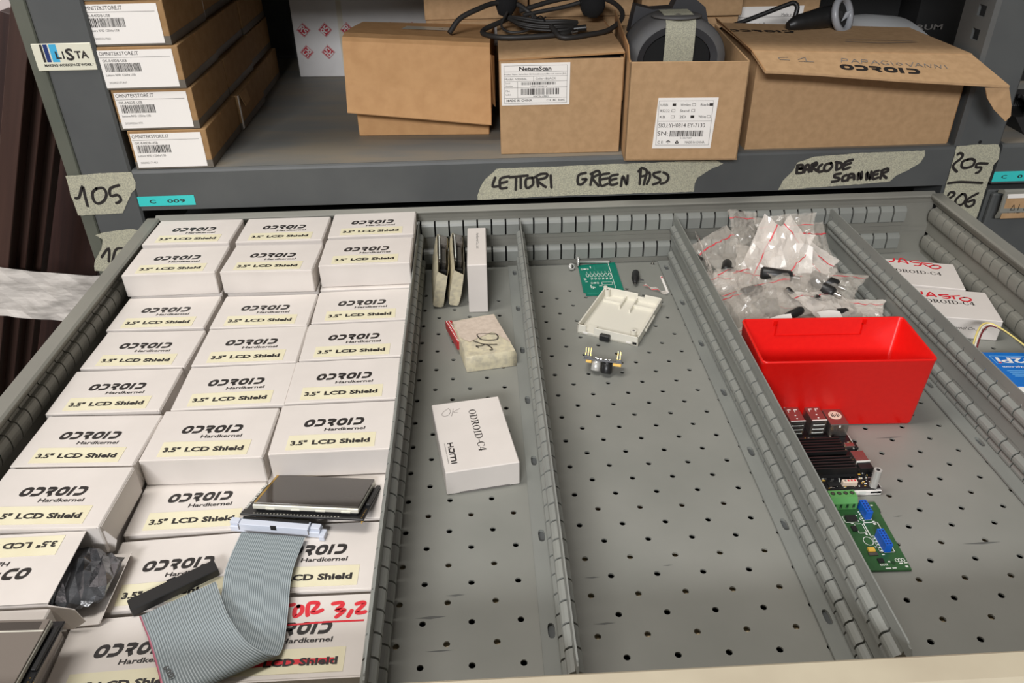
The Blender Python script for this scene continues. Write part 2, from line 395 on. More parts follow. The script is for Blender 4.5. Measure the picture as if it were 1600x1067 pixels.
STK = {
'105':[[(-537.2,104.1),(-532.7,105.5),(-525.2,118.4),(-525.8,106.7),(-526.5,94.2)],[(-510.4,115.0),(-516.3,109.9),(-517.4,100.5),(-513.6,96.7),(-506.0,100.1),(-500.9,108.2),(-502.7,115.4),(-510.4,115.0)],[(-483.9,118.3),(-494.7,114.5),(-496.7,105.7),(-488.7,106.6),(-486.2,101.8),(-488.3,98.3),(-492.6,96.6)]],
'10':[[(-529.6,27.6),(-517.7,39.3),(-522.8,21.3)],[(-518.5,21.1),(-511.2,35.4),(-505.0,38.8),(-500.3,36.2),(-504.3,21.8)]],
'LET':[[(-49.1,113.5),(-52.4,102.8),(-45.1,103.1)],[(-33.0,114.7),(-42.8,111.9),(-43.8,103.5),(-42.6,99.8),(-35.8,100.5)],[(-42.0,106.5),(-35.2,108.1)],[(-32.1,113.4),(-10.9,114.9)],[(-24.5,113.1),(-25.1,97.9)],[(-19.0,113.4),(-19.1,99.5)],[(-5.4,112.1),(-12.6,110.5),(-13.1,101.6),(-10.1,99.6),(-4.5,104.0),(-5.0,112.0)],[(0.2,111.0),(1.5,101.1)],[(-3.3,112.0),(4.4,116.2),(12.0,116.0),(10.4,111.6),(1.0,108.3),(10.5,99.9)],[(16.3,114.0),(17.4,99.2)]],
'GP':[[(57.6,115.9),(49.7,113.6),(48.7,103.9),(53.1,101.8),(59.1,108.1),(54.2,108.3)],[(66.2,115.7),(64.0,100.8)],[(63.8,114.4),(71.7,118.0),(74.3,114.1),(66.5,109.2),(73.8,99.2)],[(85.4,114.4),(76.2,112.8),(74.7,105.7),(77.5,99.1),(84.2,101.5)],[(75.3,107.0),(84.5,108.6)],[(96.0,112.8),(87.5,110.5),(87.4,101.4),(91.2,99.9),(96.1,101.7)],[(87.7,105.9),(94.5,107.7)],[(100.6,98.3),(102.3,110.6),(107.4,99.4),(107.9,111.1)],[(123.0,117.1),(123.0,100.2)],[(120.6,115.8),(124.0,119.8),(129.8,116.8),(129.6,111.1),(123.5,109.3)],[(128.0,99.4),(130.2,111.7),(133.1,114.2),(134.8,108.9),(131.7,99.9)],[(146.1,114.4),(138.8,112.7),(140.4,108.8),(146.9,105.3),(146.0,101.4),(139.3,99.0)],[(150.5,113.6),(155.8,110.2),(156.8,105.6),(154.1,101.2),(148.6,99.6)]],
'BS':[[(310.7,117.2),(311.3,107.6)],[(310.7,117.2),(316.4,117.6),(317.0,114.0),(312.0,113.0),(318.5,112.2),(318.2,108.0),(311.3,107.6)],[(320.4,108.5),(321.1,116.8),(324.6,116.7),(326.1,108.9)],[(320.8,111.5),(325.6,111.9)],[(328.5,117.8),(329.3,109.4)],[(327.9,117.8),(332.7,120.0),(333.8,117.0),(329.6,114.8),(335.3,109.8)],[(340.1,117.4),(336.8,114.0),(337.8,108.5),(342.4,109.0)],[(350.9,118.9),(344.4,116.7),(344.5,110.1),(349.3,109.4),(352.9,114.6),(350.9,118.9)],[(357.6,119.9),(359.1,110.3)],[(356.5,119.9),(363.8,117.9),(363.8,112.5),(359.1,110.3)],[(376.2,122.2),(368.1,119.5),(366.9,111.8),(368.9,110.6),(374.8,112.8)],[(367.9,115.4),(374.8,118.1)],[(365.4,105.3),(359.2,104.3),(358.6,101.3),(364.9,99.2),(363.8,96.2),(356.9,95.2)],[(372.8,103.2),(369.2,100.9),(369.7,96.0),(374.3,96.5)],[(376.1,96.4),(376.2,103.7),(381.6,103.5),(383.5,97.4)],[(376.0,99.5),(382.8,100.5)],[(388.2,97.3),(386.9,105.8),(392.4,97.1),(390.9,106.3)],[(398.9,96.9),(397.4,106.0),(403.1,96.8),(402.6,106.5)],[(411.1,107.4),(405.8,105.2),(406.5,97.3),(412.6,98.9)],[(405.9,102.2),(411.0,103.2)],[(415.3,107.3),(415.8,97.6)],[(414.7,107.3),(421.1,109.9),(422.5,106.5),(416.7,103.6),(422.8,98.0)]],
'205':[[(503.0,124.7),(505.2,126.2),(509.0,124.5),(508.7,120.0),(502.4,113.5),(502.2,108.5),(508.2,103.2)],[(517.0,118.1),(511.7,115.5),(512.5,109.3),(518.0,107.4),(525.5,110.0),(526.6,115.6),(522.4,118.5),(517.0,118.1)],[(543.1,112.2),(531.4,112.6),(530.5,108.1),(536.9,107.4),(536.2,102.3),(532.8,100.7)],[(501.9,88.5),(515.5,89.8),(530.4,88.7),(544.2,87.5)],[(506.3,73.2),(508.2,76.7),(512.9,75.9),(513.4,72.4),(508.3,68.5)],[(523.1,73.8),(517.8,67.0),(519.7,60.4),(527.2,60.1),(530.2,67.1),(527.2,73.1),(523.1,73.8)],[(543.2,74.3),(533.4,67.6),(531.6,60.6),(536.7,56.8),(542.1,59.6),(540.8,65.6),(534.7,63.4)]],
'tape105':[[(-540.4,131.0),(-502.0,133.3),(-465.7,133.3),(-465.0,125.7),(-464.1,121.0),(-466.3,113.5),(-472.4,108.4),(-480.8,95.5),(-489.0,83.7),(-541.1,82.5),(-541.1,95.2),(-541.9,107.1),(-540.6,120.0)]],
'tape10':[[(-528.7,56.7),(-519.9,59.5),(-500.1,61.9),(-483.9,63.2),(-477.7,61.1),(-484.4,36.0),(-506.2,6.9),(-543.5,9.6),(-539.9,21.8),(-526.2,39.5),(-521.8,51.2)]],
'tapeLET':[[(-70.4,86.1),(-70.7,91.6),(-66.9,102.3),(-61.0,112.0),(-51.5,119.7),(-47.1,124.4),(1.8,124.6),(52.6,125.2),(166.0,126.5),(211.8,126.3),(220.4,122.2),(204.6,114.4),(191.9,105.7),(189.2,98.0),(189.5,88.1),(132.1,88.0),(81.8,88.1),(31.7,88.4)]],
'tapeBAR':[[(292.8,86.8),(296.6,98.3),(307.1,111.8),(310.1,120.7),(329.6,127.1),(384.4,130.2),(461.8,130.7),(463.0,124.2),(460.1,115.4),(447.2,106.8),(434.6,100.6),(428.3,93.1),(369.9,89.8)]],
'tape205':[[(499.0,134.6),(520.4,136.2),(548.8,135.9),(552.8,130.2),(555.7,117.9),(551.6,110.2),(551.4,86.2),(552.0,59.2),(551.9,37.4),(531.0,38.2),(497.5,55.1),(500.0,73.9),(499.9,101.7),(499.9,113.0)]],
'G1':[[(410.5,135.5),(415.2,136.3),(419.4,143.0)],[(419.9,132.5),(426.7,142.5),(429.9,139.9),(429.2,128.3)],[(422.5,134.6),(428.2,131.8)],[(444.4,135.3),(435.0,134.8),(436.5,131.2),(444.8,128.3),(440.0,122.9),(435.0,123.7)],[(446.3,129.3),(456.6,126.2)],[(446.8,125.8),(449.2,119.9)],[(457.0,122.8),(451.2,119.8),(451.1,115.3),(456.7,113.7),(461.9,116.7),(461.6,121.3),(457.0,122.8)]],
'G2':[[(412.9,62.4),(411.5,58.5),(409.1,56.7)],[(414.0,52.3),(421.7,60.8),(423.1,50.6)],[(416.8,54.1),(422.2,53.7)],[(437.6,53.6),(428.4,54.3),(430.8,51.1),(437.5,48.6),(434.1,45.9),(429.3,47.2)],[(438.0,50.6),(449.1,50.7)],[(441.9,50.3),(440.3,44.5)],[(452.4,46.5),(446.6,45.0),(446.9,40.1),(451.8,38.1),(457.0,41.3),(456.2,45.3),(452.4,46.5)]],
'TOR':[[(-207.1,-324.7),(-204.7,-323.4),(-201.7,-322.7)],[(-198.3,-324.3),(-200.1,-326.9),(-199.6,-331.4),(-198.4,-332.3),(-195.5,-329.8),(-195.6,-325.3),(-198.3,-324.3)],[(-191.0,-331.9),(-191.9,-327.4),(-191.3,-322.4),(-186.1,-322.3),(-185.7,-324.6),(-187.8,-328.1),(-188.2,-329.8),(-185.6,-330.0),(-182.2,-328.4)],[(-175.5,-323.6),(-170.5,-323.0),(-169.1,-325.1),(-172.6,-329.0),(-168.2,-328.8),(-167.7,-330.1),(-171.9,-334.3)],[(-162.6,-330.0),(-164.2,-334.3)],[(-159.9,-324.7),(-156.3,-323.6),(-154.8,-325.0),(-159.1,-331.1),(-156.8,-332.1),(-153.6,-331.4)]],
'TORline':[[(-217.1,-339.9),(-203.3,-339.0),(-177.9,-337.9),(-153.6,-338.0)]],
'OK':[[(-56.6,17.2),(-74.4,18.5),(-75.6,14.0),(-72.1,7.8),(-65.0,5.8),(-56.2,6.7),(-54.8,12.6),(-56.6,17.2)],[(-80.1,5.4),(-74.6,1.3),(-68.3,-2.0),(-56.5,-2.9)],[(-75.1,-7.4),(-77.4,-4.3),(-71.5,-4.0),(-68.3,-2.0),(-63.7,-6.0),(-61.1,-11.9),(-63.8,-12.5)]],
'okpencil':[[(-103.1,-113.9),(-107.3,-118.3),(-108.6,-122.8),(-106.2,-124.8),(-102.9,-123.2),(-101.1,-117.9),(-103.1,-113.9)],[(-98.8,-114.9),(-100.1,-124.9)],[(-93.0,-114.5),(-98.7,-119.2),(-94.9,-119.9)]],
}

def world_of(o):
    m = o.matrix_basis.copy()
    return (world_of(o.parent) @ o.matrix_parent_inverse @ m) if o.parent else m
def wpart(b, name, parent, **props):
    """build a mesh given in world mm and hang it under parent"""
    o = b.build(name, None, **props); o.parent = parent
    o.matrix_parent_inverse = world_of(parent).inverted()
    return o

# ================================================================== SETTING
b = MB(); b.box((-2600, -2600, -760), (2600, 1700, -750), 'floor_grey'); o = b.build('floor'); o['kind'] = 'structure'
b = MB(); b.box((-2600, 1100, -750), (2600, 1130, 2000), 'plaster_white'); o = b.build('wall_back'); o['kind'] = 'structure'
b = MB(); b.box((-1500, -1500, -750), (-1470, 1100, 2000), 'plaster_white'); o = b.build('wall_left'); o['kind'] = 'structure'

# ================================================================== CABINET WITH THE SHELF
FY = 212.0                                   # front plane of the cabinet
ZS = 135.0                                   # shelf top
cab = thing('shelf_cabinet', 'grey steel drawer cabinet with an open shelf of cardboard boxes above the drawer', 'cabinet', (0, 480, -750))
def cab_part(b, n, lab=None):
    o = wpart(b, n, cab)
    if lab: o['label'] = lab
    return o
b = MB()                                     # shelf: top, rounded front lip
prof = [(FY, 86), (FY, 131), (FY + 1, 133.5), (FY + 3.5, ZS), (745, ZS), (745, ZS - 3), (FY + 20, ZS - 3), (FY + 20, 86)]
b.prism([(-466, y, z) for y, z in prof], (965, 0, 0), 'cabinet_grey')
for k, (x0, x1) in enumerate([(-440, 480)]):
    b.poly([(x0 - 20, FY + 4, ZS + .15), (x1 + 14, FY + 4, ZS + .15), (x1 + 14, 740, ZS + .15), (x0 - 20, 740, ZS + .15)], 'shelf_top')
cab_part(b, 'shelf_board')
b = MB()                                     # left post: two folds with a groove
b.box((-541, FY + 3, -750), (-525, FY + 60, 900), 'cabinet_green', 1.5)
b.box((-523.4, FY, -750), (-466.5, FY + 60, 900), 'cabinet_grey', 2.5)
b.box((-526, FY + 6, -750), (-522, FY + 58, 900), 'dark')
cab_part(b, 'upright_post')
b = MB()                                     # right post: hollow, square slots in its inner face
b.prism([(498, FY + 4, -750), (502, FY, -750), (550, FY, -750), (553, FY + 3, -750), (553, FY + 62, -750), (551, FY + 62, -750), (551, FY + 5, -750), (549, FY + 2, -750), (503, FY + 2, -750), (500, FY + 5, -750)], (0, 0, 1650), 'cabinet_grey')
z = -750.0
holes = [256, 281, 306, 331, 356]
b.poly([(498, FY + 4, -750), (498, FY + 4, 243.5), (498, FY + 62, 243.5), (498, FY + 62, -750)], 'cabinet_grey')
b.poly([(498, FY + 4, 368.5), (498, FY + 4, 900), (498, FY + 62, 900), (498, FY + 62, 368.5)], 'cabinet_grey')
for hz in holes:
    a, c, y0, y1 = hz - 12.5, hz + 12.5, FY + 4, FY + 62; h0, h1, g0, g1 = hz - 6, hz + 6, FY + 18, FY + 33
    for q in (((y0, a), (y1, a), (y1, h0), (y0, h0)), ((y0, h1), (y1, h1), (y1, c), (y0, c)), ((y0, h0), (g0, h0), (g0, h1), (y0, h1)), ((g1, h0), (y1, h0), (y1, h1), (g1, h1))):
        b.poly([(498, yy, zz) for yy, zz in q], 'cabinet_grey')
    for (ya, za), (yb, zb) in (((g0, h0), (g1, h0)), ((g1, h0), (g1, h1)), ((g1, h1), (g0, h1)), ((g0, h1), (g0, h0))):
        b.poly([(498, ya, za), (498, yb, zb), (501, yb, zb), (501, ya, za)], 'cabinet_grey')
b.cyl((526, FY - 0.2, 139), (0, 1, 0), 2.2, 0.3, 'dark', 10)
cab_part(b, 'upright_post')
b = MB()
b.box((-541, FY + 60, -750), (-538, 760, 900), 'cabinet_green'); cab_part(b, 'side_panel')
b = MB(); b.box((-538, 757, -750), (551, 760, 900), 'cabinet_grey'); cab_part(b, 'back_panel')
b = MB(); b.box((-466, FY + 2, 372), (498, 757, 420), 'cabinet_grey'); cab_part(b, 'shelf_board')  # unseen upper shelf, added to shade the back of the open shelf
b = MB(); b.box((-538, 300, -60), (551, 757, -50), 'cabinet_grey'); cab_part(b, 'inner_shelf')
b = MB()
b.box((-531.5, FY - 1.2, 248), (-470, FY - 0.1, 275.8), 'badge_ivory', 0.5)
O = Vector((-531.5, FY - 1.3, 248)); U, V = X, Z
for x0, x1, n in ((8.5, 11, 'ink_black'), (12, 16.5, 'badge_navy'), (18, 25.5, 'badge_blue')): b.rect(O, U, V, x0, 9, x1, 27, n)
O2 = O - Y * 0.08
b.text('L', O2 + X * 22.5 + Z * 12.5, X, Z, 7.2, 'ink_black', bold=0.03, width=5.6); b.text('I', O2 + X * 29.5 + Z * 12.5, X, Z, 7.2, 'ink_black', bold=0.03)
b.text('S', O2 + X * 33 + Z * 10.8, X, Z, 11.5, 'ink_black', bold=0.03, width=8.5); b.text('TA', O2 + X * 42.5 + Z * 12.5, X, Z, 7.2, 'ink_black', bold=0.03, width=14)
b.text('MAKING WORKSPACE WORK', O2 + X * 8 + Z * 4.6, X, Z, 2.5, 'ink_black', width=49.5, bold=0.03)
b.text('o', O2 + X * 58.2 + Z * 6.0, X, Z, 1.6, 'ink_grey')
cab_part(b, 'maker_badge', 'ivory plastic badge with blue and black bars')

def tape_label(parent, outline, lab, strokes=(), w=3.2, y=FY - 0.2, t=0.3, m='masking_tape', ink='ink_black'):
    b = MB(); rnd = random.Random(len(outline)); pts = []
    for i in range(len(outline)):               # torn edge
        a = Vector(outline[i]); c = Vector(outline[(i + 1) % len(outline)]); n = max(1, int((c - a).length / 5))
        for k in range(n):
            p = a.lerp(c, k / n); pts.append((p.x + rnd.uniform(-.35, .35), y, p.y + rnd.uniform(-.35, .35)))
    b.prism(pts, (0, -t, 0), m)
    for s in strokes: b.stroke(s, w, (0, y - t - 0.08, 0), X, Z, ink)
    o = wpart(b, 'masking_tape_label', parent); o['label'] = lab
    return o
tape_label(cab, STK['tape105'][0], 'torn masking tape marked 105', STK['105'], 3.4)
tape_label(cab, STK['tape10'][0], 'torn masking tape with a number half hidden by the drawer', STK['10'], 3.2)
tape_label(cab, STK['tapeLET'][0], 'long masking tape with black handwriting along the shelf lip', STK['LET'] + STK['GP'], 3.3)
tape_label(cab, STK['tapeBAR'][0], 'masking tape reading barcode scanner on the shelf lip', STK['BS'], 3.6)
tape_label(cab, STK['tape205'][0], 'masking tape marked 205 and 206 on the right post', STK['205'], 3.4)
b = MB(); b.box((-467.4, FY - 0.5, 91.4), (-402, FY - .05, 103.4), 'cyan_label')
for s, x in (('C', -454.5), ('009', -434)): b.text(s, (x, FY - .6, 95), X, Z, 4.2, 'ink_black', bold=0.02, width=7.5 if s == 'C' else 21)
cab_part(b, 'cyan_label', 'cyan label strip printed C 009')

# ------------------------------------------------------------------ next cabinet on the right
nb = thing('neighbouring_cabinet', 'grey cabinet at the right frame edge with a cyan label strip on its shelf lip', 'cabinet', (760, 480, -750))
b = MB(); b.prism([(556, y, z) for y, z in prof], (420, 0, 0), 'cabinet_grey')
b.poly([(560, FY + 4, ZS + .15), (970, FY + 4, ZS + .15), (970, 740, ZS + .15), (560, 740, ZS + .15)], 'shelf_top')
wpart(b, 'shelf_board', nb)
b = MB(); b.box((556, FY, -750), (976, 757, 78), 'cabinet_grey', 1.5)
wpart(b, 'lower_body', nb)
b = MB(); b.box((553.5, 757, -750), (976, 760, 900), 'cabinet_grey'); wpart(b, 'frame_panel', nb)
b = MB(); b.box((559, FY - 8, -60), (972, FY - .2, 76), 'cabinet_grey', 2); dfn = wpart(b, 'drawer_front', nb)
b = MB()
hp = [(0, 84), (-10, 88), (-13, 86), (-15, 60), (-11, 51), (-9, 52), (-12, 61), (-11, 83), (0, 80)]
b.prism([(562, FY - 9 + y, z - 2) for y, z in hp], (400, 0, 0), 'grey_wall')
ho = wpart(b, 'label_holder', dfn)
b = MB(); b.prism([(566, FY - 22.6, 50), (566, FY - 22.6, 79), (960, FY - 22.6, 79), (960, FY - 22.6, 50)], (0, -1, 0), 'kraft')
b.box((566, FY - 24, 76.5), (960, FY - 22, 81), 'paper_white')
b.stroke([(573, 57), (577, 68), (581, 57)], .9, (0, FY - 23.8, 0), X, Z, 'ink_black', False); b.stroke([(574.5, 61), (579.5, 61)], .9, (0, FY - 23.8, 0), X, Z, 'ink_black', False)
b.stroke([(584, 68), (584, 57), (588, 57.5)], .9, (0, FY - 23.8, 0), X, Z, 'ink_black', False); b.stroke([(591.5, 68), (591.5, 57)], .9, (0, FY - 23.8, 0), X, Z, 'ink_black', False)
b.stroke([(595, 57), (595.5, 68), (599, 61), (602, 68), (602.5, 57)], .9, (0, FY - 23.8, 0), X, Z, 'ink_black', False)
o = wpart(b, 'label_card', dfn); o['label'] = 'kraft label card with handwriting'
b = MB(); b.box((555.8, FY - .5, 88.6), (640, FY - .05, 101.4), 'cyan_label')
b.text('C', (566, FY - .6, 92.6), X, Z, 4.2, 'ink_black', bold=0.02, width=7); b.text('0', (586, FY - .6, 92.6), X, Z, 4.2, 'ink_black', bold=0.02, width=6.5)
o = wpart(b, 'cyan_label', nb); o['label'] = 'cyan label strip'
# coiled cable and black device lying on the neighbouring shelf
b = MB(); b.tube([(618 + 70 * t / 260, 300 + 18 * math.sin(t / 260 * 26 * 2 * PI) , 152 + 14 * math.cos(t / 260 * 26 * 2 * PI)) for t in range(261)], 2.4, 'black_plastic', 6)
tag(b.build('coiled_cable'), 'black coiled cable on the neighbouring shelf at the right frame edge', 'cable')
b = MB(); b.prism([(600, 244, ZS + .3), (760, 244, ZS + .3), (760, 270, 149), (600, 270, 149), ], (0, 120, 0), 'black_plastic')
tag(b.build('handheld_scanner'), 'black plastic device in the shade on the neighbouring shelf', 'scanner')

# ================================================================== WOODEN BOARDS AND TAPE AT THE LEFT
LEAN = math.radians(23.3)
def board(xc, y0, w, dep, label, m='wood_dark', lean=0):
    LEAN = math.radians(lean or 23.3)
    top = (-543.5 - xc - w / 2 * math.cos(LEAN)) / math.sin(LEAN)      # each board leans against the cabinet side
    bb = MB(); bb.box((-w / 2, 0, -922), (w / 2, dep, top), m, 0.8)
    o = bb.build('wooden_board', None, (xc, y0, 100), (0, LEAN, 0)); tag(o, label, 'board', 'dark wooden boards leaning by the cabinet'); return o
def deeper(x, y): return -68 + (x + 68) * (y + 679) / 979.0
board(-659.5, 300, 22.5, 24, 'dark brown wooden board at the left frame edge, first of the leaning boards')
board(deeper(-634.8, 325), 325, 25.6, 24, 'dark brown wooden board, second from the left of those beside the cabinet')
board(deeper(-609.5, 350), 350, 24.6, 24, 'dark brown wooden board behind the cabinet post, third of the leaning boards')
board(-583, 392, 26, 24, 'wooden board coloured dark to fill the shaded gap between the leaning boards and cabinet', 'wood_shaded', 9)  # shade of the gap put into its colour
board(-557, 376, 12, 15, 'thin reddish brown wooden board, nearest to the cabinet of the leaning boards', 'wood_red', 3)
board(-668, 455, 150, 24, 'broad dark panel added to fill the shaded gap behind the leaning boards', 'wood_shaded', 21)  # added so the gap reads dark instead of showing pale wall
b = MB(); rows = []; rnd = random.Random(4)
for i in range(-2, 18):
    x = -748 + max(i, 0) * 11; zc = -58 - (x + 740) * 0.14
    rows.append([(x, 296 + (18 * -i if i < 0 else 0) + 1.5 * math.sin(i * .8 + j * 1.1) + rnd.uniform(-1, 1), zc + 38 - j * 11 + (1.2 if j in (0, 7) else 0) * math.sin(i * .5)) for j in range(8)])
b.grid(rows, 'white_tape', False); b.grid([[(p[0], p[1] + 1, p[2]) for p in r] for r in rows], 'white_tape', False)
tag(b.build('paper_tape_band'), 'wrinkled white tape band wrapped across the dark wooden boards', 'tape')

# ================================================================== DRAWER
DR = thing('metal_drawer', 'open grey steel drawer with perforated floor and slotted walls', 'drawer', (10, -105, 0))
YF, YB = -417.0, 203.0
A, B_ = 33.8, 17.0
b = MB()
x0, x1 = -452, 487
lit = {6: 'grey_wall', 10: 'grey_wall', 13: 'kraft', 16: 'backing_beige', 18: 'backing_beige', 20: 'backing_beige'}
for k in range(-12, 25):
    yc = -B_ * k; off = 0 if k % 2 == 0 else A / 2
    if k < -8:
        b.poly([(x0, yc - 8.5, 0), (x1, yc - 8.5, 0), (x1, yc + 8.5, 0), (x0, yc + 8.5, 0)], 'grey_paint'); continue
    xs = [off + A * i for i in range(-14, 15) if x0 < off + A * i - A / 2 and off + A * i + A / 2 < x1]
    for xc in xs: b.hole_cell(xc, yc, 0, A / 2, B_ / 2, 2.35, 2.35, 'grey_paint', 12, 1.4)
    for a, c in ((x0, xs[0] - A / 2), (xs[-1] + A / 2, x1)):
        b.poly([(a, yc - 8.5, 0), (c, yc - 8.5, 0), (c, yc + 8.5, 0), (a, yc + 8.5, 0)], 'grey_paint')
rnd = random.Random(11)
for (px, py, w, h) in ((-113, -318, 22, 2.6), (-106, -345, 20, 1.4), (-96, -300, 14, 2), (3, -290, 12, 1.6), (6, -330, 16, 1.8), (60, -282, 8, 1), (300, -275, 30, 2.2), (286, -150, 24, 1.6), (322, -330, 26, 1.5), (-60, -372, 60, .9), (35, -378, 40, .8), (250, -244, 8, 1.2)):
    b.poly([(px - w / 2, py, .06), (px, py - h / 2, .06), (px + w / 2, py + .3, .06), (px + w * .1, py + h / 2, .06)], 'scuff')
wpart(b, 'drawer_floor', DR)
b = MB()
for k in lit: b.box((x0, -B_ * k - 6, -6.5), (x1, -B_ * k + 6, -4.7), lit[k])  # added strips make these hole rows read as lit
b.box((x0, YF, -14), (x1, YB, -12), 'dark')  # dark sheet stands in for the unlit void under the floor
wpart(b, 'hole_backing', DR)

def rib_profile(z0, z1, d):                  # bulging rib seen in section: list of (offset, z)
    zm, hh = (z0 + z1) / 2, (z1 - z0) / 2
    return [(d * abs(math.cos(t)) ** 0.55, zm + hh * math.sin(t)) for t in (-PI / 2 + PI * k / 10 for k in range(11))]
RIBS = ((8, 26), (44, 62))
SLOT, GAP = 17.0, 1.6
PRIBS = ((2.5, 19.5), (36.5, 54))
def wall_side(name, sx, xin):
    """sx=+1 wall on the right of the drawer; xin = inner sheet"""
    b = MB(); m = 'grey_wall'; L = YB + 4 - YF
    xo = xin + sx * 10.5
    prof = [(xin, 65.5), (xin - sx * .5, 67), (xin - sx * 6.5, 74.5), (xin - sx * 7, 76.5), (xin - sx * 5, 78), (xo - sx * 2, 78), (xo, 76), (xo, -10), (xo - sx * 1.2, -10), (xo - sx * 1.2, 75), (xin - sx * 3, 75), (xin + sx * 1.2, 67), (xin + sx * 1.2, 65.5)]
    b.prism([(x, YF, z) for x, z in prof], (0, L, 0), m)
    for z0, z1 in ((0, 6), (28, 42)): b.box((xin, YF, z0), (xin + sx * 1.2, YF + L, z1), m)
    y = YB - 4
    while y > YF + 20:
        for z0, z1 in RIBS:
            pr = rib_profile(z0, z1, 6)
            b.prism([(xin + sx * .8, y, z1 + 2.2)] + [(xin - sx * d, y, z) for d, z in pr[::-1]] + [(xin + sx * .8, y, z0 - 2.2)], (0, -(SLOT - GAP), 0), m, smooth=False)
        y -= SLOT
    for z0, z1 in RIBS:                      # plain rib end near the back wall
        pass
    return wpart(b, name, DR)
wall_side('side_wall', -1, -452)
wall_side('side_wall', 1, 487)
b = MB()                                      # back wall
b.prism([(-451, y, z) for y, z in ((YB + 3, 66), (YB + 2, 72), (YB, 75.5), (YB + 1.2, 77), (YB + 7.4, 80), (YB + 7.4, 78.6), (YB + 4, 76), (YB + 4, 66))], (938, 0, 0), 'grey_wall')
for z0, z1 in ((0, 6.5), (27.5, 42.5), (63.5, 66.5)): b.box((-452, YB + 2.6, z0), (487, YB + 4, z1), 'grey_wall')
for z0 in (30, 36, 66): b.box((-452, YB + 1.9, z0), (487, YB + 2.7, z0 + 1.2), 'grey_wall')
xs0 = -4.2
for k in range(-25, 27):
    xa = xs0 + SLOT * k + 1; xb = xa + SLOT - 2.1
    for z0, z1 in RIBS:
        b.prism([(xa, YB + 3.4, z1 + 1.5), (xa, YB + 2.6, z1 + 1.5), (xa, YB - 1.2, z1 - 1.2), (xa, YB - 2.4, z1 - 4), (xa, YB - 2.4, z0 + 1), (xa, YB - 1.6, z0), (xa, YB + 3.4, z0 - 1)], (xb - xa, 0, 0), 'grey_part')
b.box((454, YB + 2.4, 0), (487, YB + 4, 66), 'grey_wall'); b.box((-452, YB + 2.4, 0), (-428, YB + 4, 66), 'grey_wall'); b.box((-452, YB + 7.6, 0), (487, YB + 8.4, 74), 'dark')
wpart(b, 'back_wall', DR)
b = MB()
b.prism([(-470, y, z) for y, z in ((YF, -10), (YF, 73), (YF - 2.5, 75.6), (YF - 17, 75.6), (YF - 20, 73), (YF - 20, -10))], (975, 0, 0), 'panel_cream')
b.prism([(-470, y, z) for y, z in ((YF - 20, 66), (YF - 34, 64), (YF - 40, 56), (YF - 38, 54), (YF - 20, 58))], (975, 0, 0), 'panel_cream')
wpart(b, 'front_panel', DR)

# ------------------------------------------------------------------ partitions
def partition(x, y0, y1, yaw, label, flange=True):
    """slotted divider; local y runs from 0 (front) to L (back)"""
    L = y1 - y0; b = MB(); m = 'grey_part'; t = 0.55
    b.box((-t, 0, 0.3), (t, L, 2.0), m); b.box((-t, 0, 22.5), (t, L, 35.2), m)
    b.prism([(-t, 0, 57.4), (-t, L, 57.4), (-t, L, 65), (-t, L - 3, 66.4), (-t, 9, 66.4), (-t, 7.5, 65), (-t, 5, 65), (-t, 0, 58)], (2 * t, 0, 0), m)
    b.box((-t, 0, 35), (t, 3, 57.6), m); b.box((-t, L - 6, 35), (t, L, 57.6), m); b.box((-t, L - 6, 2), (t, L, 23), m)
    y = L - 8.0
    while y > 18:
        for z0, z1 in PRIBS:
            pr = [(0, z0), (1.4, z0 + .6), (2.6, z0 + 2), (2.6, z0 + 4), (1.4, z0 + 6), (.5, z0 + 7), (1.4, z0 + 7.6), (3.4, z0 + 8.8), (4.4, z0 + 10.6), (4.6, z0 + 12.8), (4.0, z0 + 15), (2.2, z0 + 16.6), (0, z0 + 17.4)]
            b.prism([(-t, y, z1 + 3.6)] + [(-t - d, y, z) for d, z in pr[::-1]] + [(-t, y, z0 - 1.4), (t, y, z0 - 1.4)] + [(t + d, y, z) for d, z in pr] + [(t, y, z1 + 3.6)], (0, -(SLOT - GAP), 0), m)
        y -= SLOT
    o = b.build('drawer_partition', None, (x, y0, 0.15), (0, 0, math.radians(yaw)))
    tag(o, label, 'divider', 'slotted dividers in the drawer')
    if flange:
        f = MB(); n = int(L // 86); w = 15.0
        pass
        for k in range(n + 1):
            ya = k * 86.0; yb = min(ya + 66, L); f.poly([(-w, ya, 3.2), (-t, ya, 3.2), (-t, yb, 3.2), (-w, yb, 3.2)], m)
            if ya + 86 <= L: f.poly([(-w + 3, ya + 67, .5), (-2, ya + 67, .5), (-2, ya + 85, .5), (-w + 3, ya + 85, .5)], 'cabinet_grey')  # darker plate under the slot stands in for shade below the flange
            if ya + 86 <= L: f.hole_cell(-w / 2 - .3, ya + 76, 3.2, w / 2 - .3, 10, 2.5, 6.2, m, 12, 2.6, 3.0)
        f.box((-w - .1, 0, 1.6), (-w + .5, L, 3.25), m)
        f.build('base_flange', o)
    return o
partition(-141.8, -414, 199, 0.0, 'slotted grey divider right of the white box stack, leftmost of the dividers', False)
partition(-23.4, -412, 199, -0.2, 'slotted grey divider between the narrow white-box aisle and the wide empty aisle')
partition(165.2, -412, 199, 0.0, 'slotted grey divider left of the red bin and plastic bags')
partition(373.0, -412, 199, 1.45, 'slotted grey divider right of the red bin, rightmost of the dividers')

